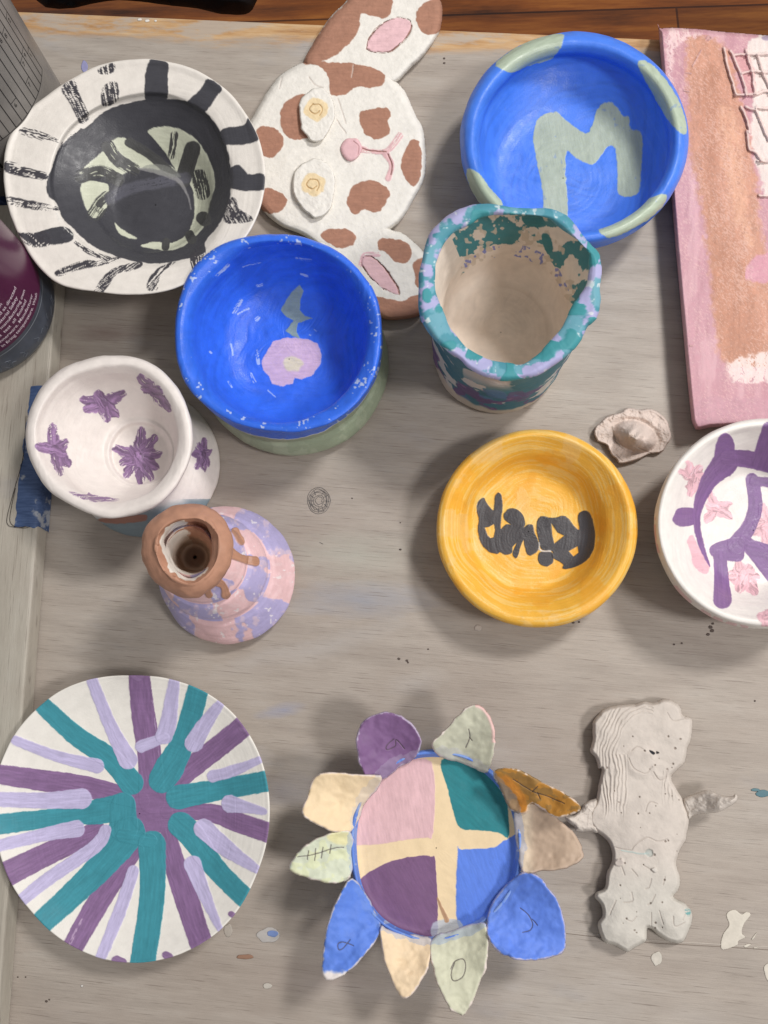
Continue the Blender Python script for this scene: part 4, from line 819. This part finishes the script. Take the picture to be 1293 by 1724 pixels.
def paint_fig(p):
    p.mottle(.04, 25); p.mix(sst(1420, 1520, p.py)*.8, (198, 198, 189), .6, 0)
    for a, w in (([(415, 380), (440, 430), (500, 458), (525, 430), (535, 425)], 2), ([(540, 450), (570, 490), (600, 480), (615, 440)], 2), ([(430, 340), (460, 320), (500, 345)], 1.6), ([(340, 830), (420, 845), (440, 825), (470, 800), (510, 780), (560, 800), (610, 790)], 2), ([(380, 930), (395, 970)], 1.8), ([(430, 940), (460, 975)], 1.8), ([(490, 920), (540, 955)], 2), ([(530, 990), (520, 1030), (500, 1040)], 1.8), ([(430, 1060), (435, 1100), (390, 1110)], 2), ([(550, 1070), (530, 1110), (510, 1120)], 1.8), ([(400, 1190), (430, 1205), (455, 1180)], 1.8), ([(350, 1100), (320, 1170)], 2.2), ([(530, 1160), (530, 1230)], 1.6), ([(570, 1150), (590, 1220)], 1.6), ([(640, 1180), (650, 1230), (700, 1210)], 2), ([(690, 1200), (700, 1170)], 1.6), ([(600, 980), (590, 1020)], 2), ([(560, 610), (520, 600), (500, 650)], 1.6), ([(690, 180), (640, 190), (610, 150)], 1.6), ([(230, 680), (200, 740)], 2)):
        p.stroke(ZB(a), w, (176, 166, 158), th=-.0007, a=.55, wob=.6)
    p.poly(ZB([(520, 338), (548, 352), (540, 362), (524, 350)]), (44, 46, 52), wob=.3, th=-.001, sm=2); p.poly(ZB([(555, 345), (570, 352), (556, 358)]), (70, 68, 68), wob=.3, th=-.001, sm=2)
    rr = random.Random(8)
    for x, y, r in [(305, 428, 6), (615, 270, 6), (677, 283, 6), (640, 408, 6), (548, 415, 5), (610, 435, 5), (470, 575, 5), (365, 602, 4), (463, 660, 5), (377, 656, 4), (520, 658, 4), (600, 800, 6), (615, 797, 5), (597, 995, 6), (372, 1022, 5), (525, 1112, 5), (585, 1108, 5), (405, 1190, 5), (445, 1250, 5), (455, 1262, 4), (550, 1212, 6), (548, 1238, 5), (585, 1235, 4), (435, 270, 4), (495, 342, 5), (650, 330, 7), (545, 868, 7), (395, 910, 5), (670, 590, 4), (600, 560, 4)]+[(rr.uniform(300, 680), rr.uniform(300, 1250), rr.uniform(2, 3.5)) for _ in range(16)]:
        p.poly(ZB(blob(x, y, r, r, int(x), 6)), (136, 124, 116), wob=.2, soft=.6, th=-.0009, a=.75, sm=1)
    p.poly(ZB(blob(370, 905, 24, 20, 4, 8)), (200, 190, 182), th=.0012, soft=2); p.poly(ZB(blob(518, 858, 20, 20, 5, 8)), (176, 178, 172), th=-.0009, soft=1.5); p.poly(ZB(blob(545, 945, 14, 12, 5, 8)), (206, 200, 192), th=.0012, soft=1.5)
    p.poly(ZB([(698, 1150), (715, 1140), (730, 1155), (722, 1185), (708, 1170)]), (120, 166, 164), wob=1.5, dry=-.1)
    p.stroke(ZB([(380, 845), (470, 862), (515, 860)]), 2.5, (176, 196, 192), a=.7)
slab('body', ZB([(232, 205), (262, 160), (290, 130), (360, 112), (450, 104), (500, 92), (535, 96), (590, 82), (640, 90), (678, 125), (690, 160), (735, 185), (733, 270), (712, 330), (700, 400), (650, 450), (632, 480), (655, 530), (690, 590), (722, 680), (712, 750), (700, 800), (668, 860), (656, 920), (675, 980), (668, 1040), (642, 1080), (690, 1108), (732, 1150), (736, 1200), (712, 1270), (690, 1308), (640, 1314), (580, 1285), (530, 1245), (510, 1245), (505, 1300), (470, 1325), (440, 1340), (405, 1358), (350, 1330), (290, 1308), (262, 1240), (262, 1205), (282, 1170), (272, 1115), (245, 1085), (250, 1055), (292, 1035), (305, 960), (328, 900), (330, 850), (305, 795), (250, 750), (215, 700), (222, 640), (250, 590), (262, 520), (278, 440), (262, 430), (248, 380), (220, 345), (232, 290)]), 0, .0115, paint_fig, M_CLAY, figure, edge=7, sp=.75, hf=hair_h, base=CL, rough_edge=1.2, sm=4)
pa = lambda p: (p.mottle(.05, 14), [p.stroke(ZB(q), 1.6, (170, 160, 152), th=-.0006, a=.5) for q in ([(705, 600), (720, 640)], [(215, 640), (205, 720)])])
slab('arm', ZB([(690, 590), (740, 565), (800, 540), (830, 545), (880, 565), (935, 572), (955, 560), (966, 580), (950, 608), (900, 640), (860, 655), (800, 660), (745, 668), (722, 690), (700, 660)]), lambda x, y: .003+.018*sst(1150, 1240, x), .0075, pa, M_CLAY, figure, edge=9, sp=.75, hf=lambda x, y, d: .0012*fbm(x/14, y/10, seed=3), base=CL, rough_edge=.8)['label'] = 'right-hand arm lifted to a pointed tip'
slab('arm', ZB([(262, 590), (225, 590), (190, 612), (175, 640), (140, 668), (92, 678), (110, 705), (140, 725), (150, 750), (190, 752), (225, 750), (262, 755), (270, 680)]), lambda x, y: .003+.006*sst(1000, 955, x), .0085, pa, M_CLAY, figure, edge=9, sp=.75, hf=lambda x, y, d: .0016*fbm(x/10, y/10, seed=13), base=CL, rough_edge=.8)['label'] = 'left-hand arm touching the flower bowl'

# --- small hat-shaped clay lump
def hat_h(x, y, d):
    X, Y = (x-720)*1293/573, (y-670)*1293/573
    u, v = (X-790)*.92+(Y-145)*.38, -(X-790)*.38+(Y-145)*.92
    r = np.hypot(u/1.5, v)
    h = .019*sst(60, 6, r)*(1+.05*np.sin(u/6+v/20))-.002*sst(75, 58, r)*sst(45, 58, r)
    return h+.0012*fbm(x/9, y/9, seed=4)+.0015*sst(6, 1, d)+.0003*fbm(x/3, y/3, seed=5)
def paint_hat(p):
    p.mottle(.05, 10)
    for q in ([(690, 70), (705, 62), (700, 80)], [(650, 170), (680, 190)], [(715, 215), (740, 240)], [(700, 110), (715, 165), (740, 190)], [(800, 190), (850, 210)]): p.stroke(Z8(q), 1.6, (150, 134, 122), th=-.0006, a=.7)
tag(slab('clay_lump', Z8([(632, 132), (645, 100), (690, 66), (720, 58), (760, 38), (800, 44), (850, 42), (900, 75), (918, 110), (926, 150), (905, 185), (888, 205), (840, 215), (800, 236), (735, 250), (712, 230), (690, 205), (680, 180), (645, 165)]), 0, .0055, paint_hat, M_CLAY, edge=6, sp=.6, hf=hat_h, base=(212, 196, 186), rough_edge=1.6, sm=4),
    'small unpainted clay lump shaped like a hat, above the yellow dish', 'clay lump')

# --- stretched canvas painting
TC = .019
def weave(x, y, d):
    w = np.sin(x*1.9+y*.9)*np.sin(y*1.9-x*.7)
    return .00008*w+.0003*fbm(x/9, y/40, seed=2)+.0006*fbm(x/60, y/60, seed=3)
def paint_canvas(p):
    x, y = p.px, p.py
    p.mix(sst(-.1, .35, fbm(x/30, y/110, seed=2)), (190, 140, 150), .7, 0)
    p.mix(sst(.1, .4, fbm(x/16, y/60, seed=12)), (218, 176, 182), .5, 0)
    p.poly(Z4([(185, 150), (330, 190), (400, 420), (445, 650), (470, 900), (520, 1100), (560, 1420), (330, 1425), (285, 1230), (262, 1000), (235, 800), (190, 600), (180, 380)]), (196, 142, 116), a=.9, wob=9, soft=7, ang=84, streak=.5)
    p.poly(Z4([(235, 290), (300, 270), (310, 500), (290, 750), (400, 1000), (470, 1400), (340, 1410), (290, 1200), (260, 900), (240, 600)]), (180, 126, 102), a=.65, wob=9, soft=9, ang=84, streak=.5)
    p.poly(Z4([(300, 420), (380, 480), (400, 700), (440, 960), (380, 900), (330, 700)]), (226, 176, 146), a=.55, wob=8, soft=8, ang=80, dry=-.2)
    p.poly(Z4([(100, 130), (170, 120), (240, 140), (150, 170), (120, 260), (130, 330), (100, 300)]), (232, 206, 204), a=.8, wob=6, soft=4, dry=-.15, ang=80)
    p.poly(Z4([(430, 150), (800, 160), (900, 700), (520, 780), (470, 700), (440, 600), (430, 500), (440, 350)]), (226, 214, 208), a=.95, wob=5, soft=2.5, ang=80)
    p.poly(Z4([(330, 1430), (370, 1410), (440, 1390), (560, 1370), (900, 1380), (900, 1480), (420, 1500), (350, 1480)]), (232, 216, 212), a=.9, wob=6, soft=3, dry=-.35, ang=85)
    p.poly(Z4([(420, 1040), (500, 990), (900, 980), (900, 1100), (440, 1105)]), (206, 148, 170), a=.8, wob=4, soft=3)
    p.poly(Z4([(215, 1580), (330, 1560), (900, 1600), (900, 1700), (205, 1690)]), (192, 146, 158), a=.7, wob=5, soft=4, ang=0)
    p.poly(Z5([(540, 120), (700, 110), (700, 160), (560, 160)]), (166, 150, 168), wob=2)
    p.poly(Z5([(280, 310), (390, 300), (460, 450), (470, 680), (390, 690), (340, 480)]), (204, 150, 152), a=.8, soft=2, wob=3)
    for q in ([(170, 240), (200, 400), (285, 675)], [(230, 260), (330, 480), (388, 690)], [(380, 250), (435, 440), (470, 680)], [(490, 300), (560, 500), (640, 680)], [(275, 300), (365, 295)], [(400, 290), (480, 295), (640, 290)], [(350, 480), (460, 455), (560, 470), (640, 455)],
              [(272, 690), (320, 684), (382, 690)], [(408, 684), (450, 680)], [(490, 680), (560, 655), (700, 660)], [(375, 800), (430, 822), (470, 825)], [(480, 810), (600, 818), (700, 815)], [(330, 800), (385, 920), (420, 1050)], [(390, 1040), (410, 1200), (470, 1240), (530, 1320)], [(480, 840), (540, 980), (600, 1120)], [(490, 1330), (600, 1330), (700, 1320)], [(510, 1660), (600, 1670)]):
        p.stroke(Z5(q), 4.4, (232, 212, 206), th=.0022, wob=1.5, soft=1.4, a=.8)
        qq = [(a+9, b+7) for a, b in q]; p.stroke(Z5(qq), 1.6, (186, 156, 150), th=0, wob=1.5, a=.4)
    for q in ([(175, 285), (195, 288)], [(165, 355), (188, 358)], [(255, 150), (265, 142), (275, 150), (262, 158)], [(232, 660), (240, 664)], [(190, 1355), (200, 1356)], [(235, 195), (200, 260)]):
        p.stroke(Z4(q), 1.8, (190, 150, 148), th=.0006, wob=.5)
    p.mix(sst(.1, .5, fbm((x+y)*.22, (x-y)*.7, seed=40)+.5*fbm(x/25, y/70, seed=41)), (236, 202, 192), .38, 0)
cv = slab('canvas_painting', [(1109, 52), (1111, 48), (1150, 47), (1250, 56), (1400, 66), (1640, 76), (1668, 90), (1700, 400), (1720, 690), (1715, 716), (1500, 716), (1230, 718), (1178, 724), (1168, 718), (1162, 690), (1150, 560), (1130, 330)], .0005, TC, paint_canvas, clay_mat('acrylic_on_canvas', .5, .35, 1400, .35, .05, 300), edge=7, sp=1.25, hf=weave, base=(196, 148, 158), rough_edge=.5, sm=3)
tag(cv, 'stretched canvas brushed in pink and orange with raised white scribbled lines', 'painting')

# =================================================================== JARS at the left edge
def frame_arc(c, Rr, a0, a1, z0, z1, n=60, m=2):
    an = np.linspace(math.radians(a0), math.radians(a1), n); zz = np.linspace(z0, z1, m)
    A, Z = np.meshgrid(an, zz); co = np.stack([c[0]+Rr*np.cos(A), c[1]+Rr*np.sin(A), Z], -1).reshape(-1, 3)
    i = np.arange(m-1)[:, None]*n; j = np.arange(n-1)[None]
    return co, np.stack([i+j, i+j+1, i+n+j+1, i+n+j], -1).reshape(-1, 4)
def lathe(name, c, prof, mat, parent, NT=160):
    an = np.arange(NT)/NT*2*PI; p = np.array(prof, float)
    co = np.stack([c[0]+p[:, 0, None]*np.cos(an), c[1]+p[:, 0, None]*np.sin(an), np.repeat(p[:, 1, None], NT, 1)], -1).reshape(-1, 3)
    i = np.arange(len(p)-1)[:, None]*NT; j = np.arange(NT)[None]; j2 = (j+1) % NT
    return mk(name, co, np.stack([i+j, i+j2, i+NT+j2, i+NT+j], -1).reshape(-1, 4), mat, parent)
def wrap_text(name, s, size, c, Rr, ang, z, mat, parent, th=.0001, spin=0, bold=0):
    cu = bpy.data.curves.new(name, 'FONT'); cu.body = s; cu.size = size; cu.extrude = 0; cu.resolution_u = 3; cu.offset = bold
    o = bpy.data.objects.new(name, cu); COL.objects.link(o)
    dg = bpy.context.evaluated_depsgraph_get(); dg.update()
    me = bpy.data.meshes.new_from_object(o.evaluated_get(dg)); bpy.data.objects.remove(o); bpy.data.curves.remove(cu)
    cs, sn = math.cos(spin), math.sin(spin)
    for v in me.vertices:
        x, y = v.co.x*cs-v.co.y*sn, v.co.x*sn+v.co.y*cs
        a = math.radians(ang)+x/Rr
        v.co = (c[0]+(Rr+th)*math.cos(a), c[1]+(Rr+th)*math.sin(a), z+y)
    me.materials.clear(); me.materials.append(mat)
    t = bpy.data.objects.new(name, me); COL.objects.link(t); adopt(t, parent)
    return t
INK = flat_mat('black_print', (26, 26, 28), .5, .3); WINK = flat_mat('pale_print', (214, 196, 206), .5, .3)
# grey pint container with a printed chart
jc = P(-8, 228, 0); jr = float(np.linalg.norm(P(-8+136, 228, 0)-jc))
jar1 = empty('measuring_jar', 'tall grey pint container with a printed grid of numbers, behind the striped bowl', 'container', tuple(jc))
lathe('body', jc, [(0, .001), (jr-.003, .001), (jr-.0005, .002), (jr, .005), (jr, .175), (jr-.002, .178), (jr-.004, .175), (jr-.004, .006), (0, .006)], flat_mat('cloudy_plastic', (128, 124, 120), .32, .5, .22, 40), jar1)
lines = []
a = -78
step = 5.6
for k in range(16):
    d0 = .018/jr*.5
    c_, f_ = frame_arc(jc, jr+.00012, a+k*step-.28, a+k*step+.28, .056+(k % 2)*0, .172, 2, 2); lines.append((c_, f_))
rr = random.Random(3); digits = []
for k in range(15):
    for z in (.075, .105, .135, .16):
        z2 = z+rr.uniform(-.008, .008)
        if rr.random() < .66:
            c_, f_ = frame_arc(jc, jr+.00012, a+k*step, a+(k+1)*step, z2, z2+.0004, 4, 2); lines.append((c_, f_)); digits.append((k, z2))
c_, f_ = frame_arc(jc, jr+.00012, a, a+15*step, .056, .0565, 60, 2); lines.append((c_, f_))
c_, f_ = join(lines); mk('chart_lines', c_, f_, INK, jar1)
for i, (k, z2) in enumerate(digits):
    if i < 60: wrap_text('chart_number', str(1+(k*7+i) % 9), .0044, jc, jr, a+(k+.25)*step, z2-.0046, INK, jar1, .00015)
wrap_text('volume_print', '(1 pt.)', .0115, jc, jr, -67, .036, INK, jar1, .00015, bold=.0003)
# dark jar with the plum label
kc = P(-22, 527, LEDGE); kr = float(np.linalg.norm(P(-22+121, 527, LEDGE)-kc))
jar2 = empty('glaze_jar', 'dark grey plastic glaze jar with a plum label of small white print', 'jar', tuple(kc))
zb_ = LEDGE
lathe('body', kc, [(0, zb_+.0005), (kr*.86, zb_+.0005), (kr*.95, zb_+.002), (kr, zb_+.007), (kr*.995, zb_+.014), (kr*.975, zb_+.02), (kr*.985, zb_+.024), (kr*.985, zb_+.085), (kr*.93, zb_+.094), (kr*.8, zb_+.1), (0, zb_+.1)], flat_mat('dark_plastic', (78, 84, 96), .33, .5, .25, 50, .3), jar2)
c_, f_ = frame_arc(kc, kr*.985+.0003, -150, 60, zb_+.0275, zb_+.083, 120, 3)
mk('label', c_, f_, flat_mat('plum_label', (84, 34, 66), .3, .5, .1, 30), jar2)
for i, (s, z, a0) in enumerate((('in firing temperature. Wash', .0305, -52), ('dinnerware. Manufacturer', .0352, -53), ('must  test  all  finished', .0399, -54), ('using in manufacturing own', .0446, -57), ('request Material Safety', .0493, -58), ('safe when used as directed', .054, -60), ('keep out of reach', .0587, -60))):
    wrap_text('label_print', s, .0040, kc, kr*.985+.0003, a0, zb_+z, WINK, jar2, .0001, bold=.00004)
pl = [(1.0, zb_+.0265)]
c1, f1 = frame_arc(kc, kr*.985+.0002, -120, 40, zb_+.0236, zb_+.0241, 100, 2); mk('seam', c1, f1, flat_mat('scuffed_seam', (150, 156, 164), .5), jar2)
sc_ = []
rr = random.Random(5)
for k in range(16):
    a0 = rr.uniform(-75, 5); z0 = zb_+rr.uniform(.006, .012); R0 = kr*1.0+.0001; pts = []
    for q in range(6):
        a_ = math.radians(a0+q*rr.uniform(-.1, .9)*1.3); pts.append((kc[0]+R0*math.cos(a_), kc[1]+R0*math.sin(a_), z0+q*.0012*rr.uniform(.4, 1)))
    sc_.append(tube(pts, .00012, 5))
c1, f1 = join(sc_); mk('scratches', c1, f1, flat_mat('scuff', (124, 130, 140), .5), jar2)
# dark navy lump filling the gap between the jars
tag(slab('navy_lump', [(-60, 330), (0, 322), (22, 345), (34, 395), (20, 425), (-30, 430), (-80, 400)], .0005, .012, lambda p: p.mottle(.2, 12), M_MATTE, edge=14, sp=2, hf=lambda x, y, d: .003*fbm(x/16, y/10, seed=3), base=(34, 50, 84)),
    'dark navy lump between the two jars', 'cloth')
# strip of blue tape folded over the edge board
def tape_mesh():
    nv, cols = 40, []
    lo, hi = [(-8, 0), (0, 0)], None
    rows = []
    for i in range(nv):
        t = i/(nv-1); y = 648+237*t
        fr = lA[:2]+lx*((P(88, y, LEDGE)-lA)[:2]@lx)
        jl = .0012*noise(i*.45, 0, seed=3)+(.0004*noise(i*1.7, 0, seed=4))
        wleft = .0112+.0048*t+jl
        row = [fr-lr*wleft, fr-lr*wleft*.66, fr-lr*wleft*.33, fr-lr*.0016]
        z = [LEDGE+.0003+.0003*abs(noise(i*.3, q, seed=6)) for q in range(4)]
        row += [fr+lr*.0003, fr+lr*.0005, fr+lr*.0006, fr+lr*.0007, fr+lr*.0009]; z += [LEDGE-.0012, LEDGE*.6, .004, .002, .0006]
        rows.append([(r[0]+lx[0]*(.002*noise(k*.9, 0, seed=8) if i in (0, nv-1) else 0), r[1]+lx[1]*(.002*noise(k*.9, 0, seed=8) if i in (0, nv-1) else 0), zz) for k, (r, zz) in enumerate(zip(row, z))])
    co = np.array(rows).reshape(-1, 3); n_ = len(rows[0])
    i = np.arange(nv-1)[:, None]*n_; j = np.arange(n_-1)[None]
    return co, np.stack([i+j, i+n_+j, i+n_+j+1, i+j+1], -1).reshape(-1, 4)
def tape_mat():
    m, nt, b = newmat('blue_masking_tape'); tc = nt.nodes.new('ShaderNodeTexCoord'); o = tc.outputs['Object']
    c = ramp(nt, tnoise(nt, o, 300, 4, .6, .3, 2), [(.3, alb(46, 68, 108)), (.7, alb(76, 98, 138))])
    c = mixc(nt, ramp(nt, tnoise(nt, o, 70, 4, .6), [(.60, 0.0), (.66, .75)]), c, alb(168, 172, 176))
    nt.links.new(c, b.inputs['Base Color']); b.inputs['Roughness'].default_value = .6
    bp = nt.nodes.new('ShaderNodeBump'); bp.inputs['Strength'].default_value = .5; bp.inputs['Distance'].default_value = .0004
    nt.links.new(tnoise(nt, o, 500, 2, .5, .2, 2), bp.inputs['Height']); nt.links.new(bp.outputs[0], b.inputs['Normal']); return m
c_, f_ = tape_mesh()
tag(mk('blue_tape', c_, f_, tape_mat()), 'torn strip of blue masking tape stuck over the edge board', 'tape')
for nm, q in (('loose_thread', [(44, 700), (40, 760), (34, 790), (24, 825), (12, 870), (14, 884), (24, 887), (40, 889), (50, 887)]), ('loose_thread', [(26, 822), (20, 850), (17, 878), (30, 888), (44, 886)])):
    c_, f_ = tube([P(x, y, LEDGE+.0007) for x, y in smooth(q, False, 6)], .00018, 5); t = mk(nm, c_, f_, flat_mat('dark_thread', (52, 44, 40), .8), bpy.data.objects['blue_tape'])

# =================================================================== CAMERA, LIGHT
cam = bpy.data.cameras.new('camera'); co_ = bpy.data.objects.new('camera', cam); COL.objects.link(co_)
M = Matrix([[*R[0], 0], [*R[1], 0], [*R[2], H], [0, 0, 0, 1]]); co_.matrix_world = M
cam.sensor_fit = 'VERTICAL'; cam.sensor_height = 24; cam.lens = 24*F/HT; cam.clip_start = .01; cam.clip_end = 50
sc.camera = co_
w = bpy.data.worlds.new('World'); sc.world = w; w.use_nodes = True
bg = w.node_tree.nodes['Background']; bg.inputs[0].default_value = (1.0, .975, .965, 1); bg.inputs[1].default_value = .33
def area(name, loc, size, power, col=(1, .96, .91), sy=None):
    l = bpy.data.lights.new(name, 'AREA'); l.energy = power; l.color = col; l.size = size
    if sy: l.shape = 'RECTANGLE'; l.size_y = sy
    o = bpy.data.objects.new(name, l); COL.objects.link(o); o.location = loc
    o.rotation_euler = (Vector((0, .05, 0))-Vector(loc)).to_track_quat('-Z', 'Y').to_euler(); return o
area('ceiling_lamp', (.95, .95, 1.6), .30, 25, (1, .975, .95))
area('ceiling_lamp', (1.05, -.3, 1.5), .28, 13.5, (1, .97, .955))
vs = sc.view_settings; vs.view_transform = 'Standard'; vs.look = 'None'; vs.gamma = 1; vs.exposure = 0; vs.use_curve_mapping = False
sc.render.engine = 'CYCLES'
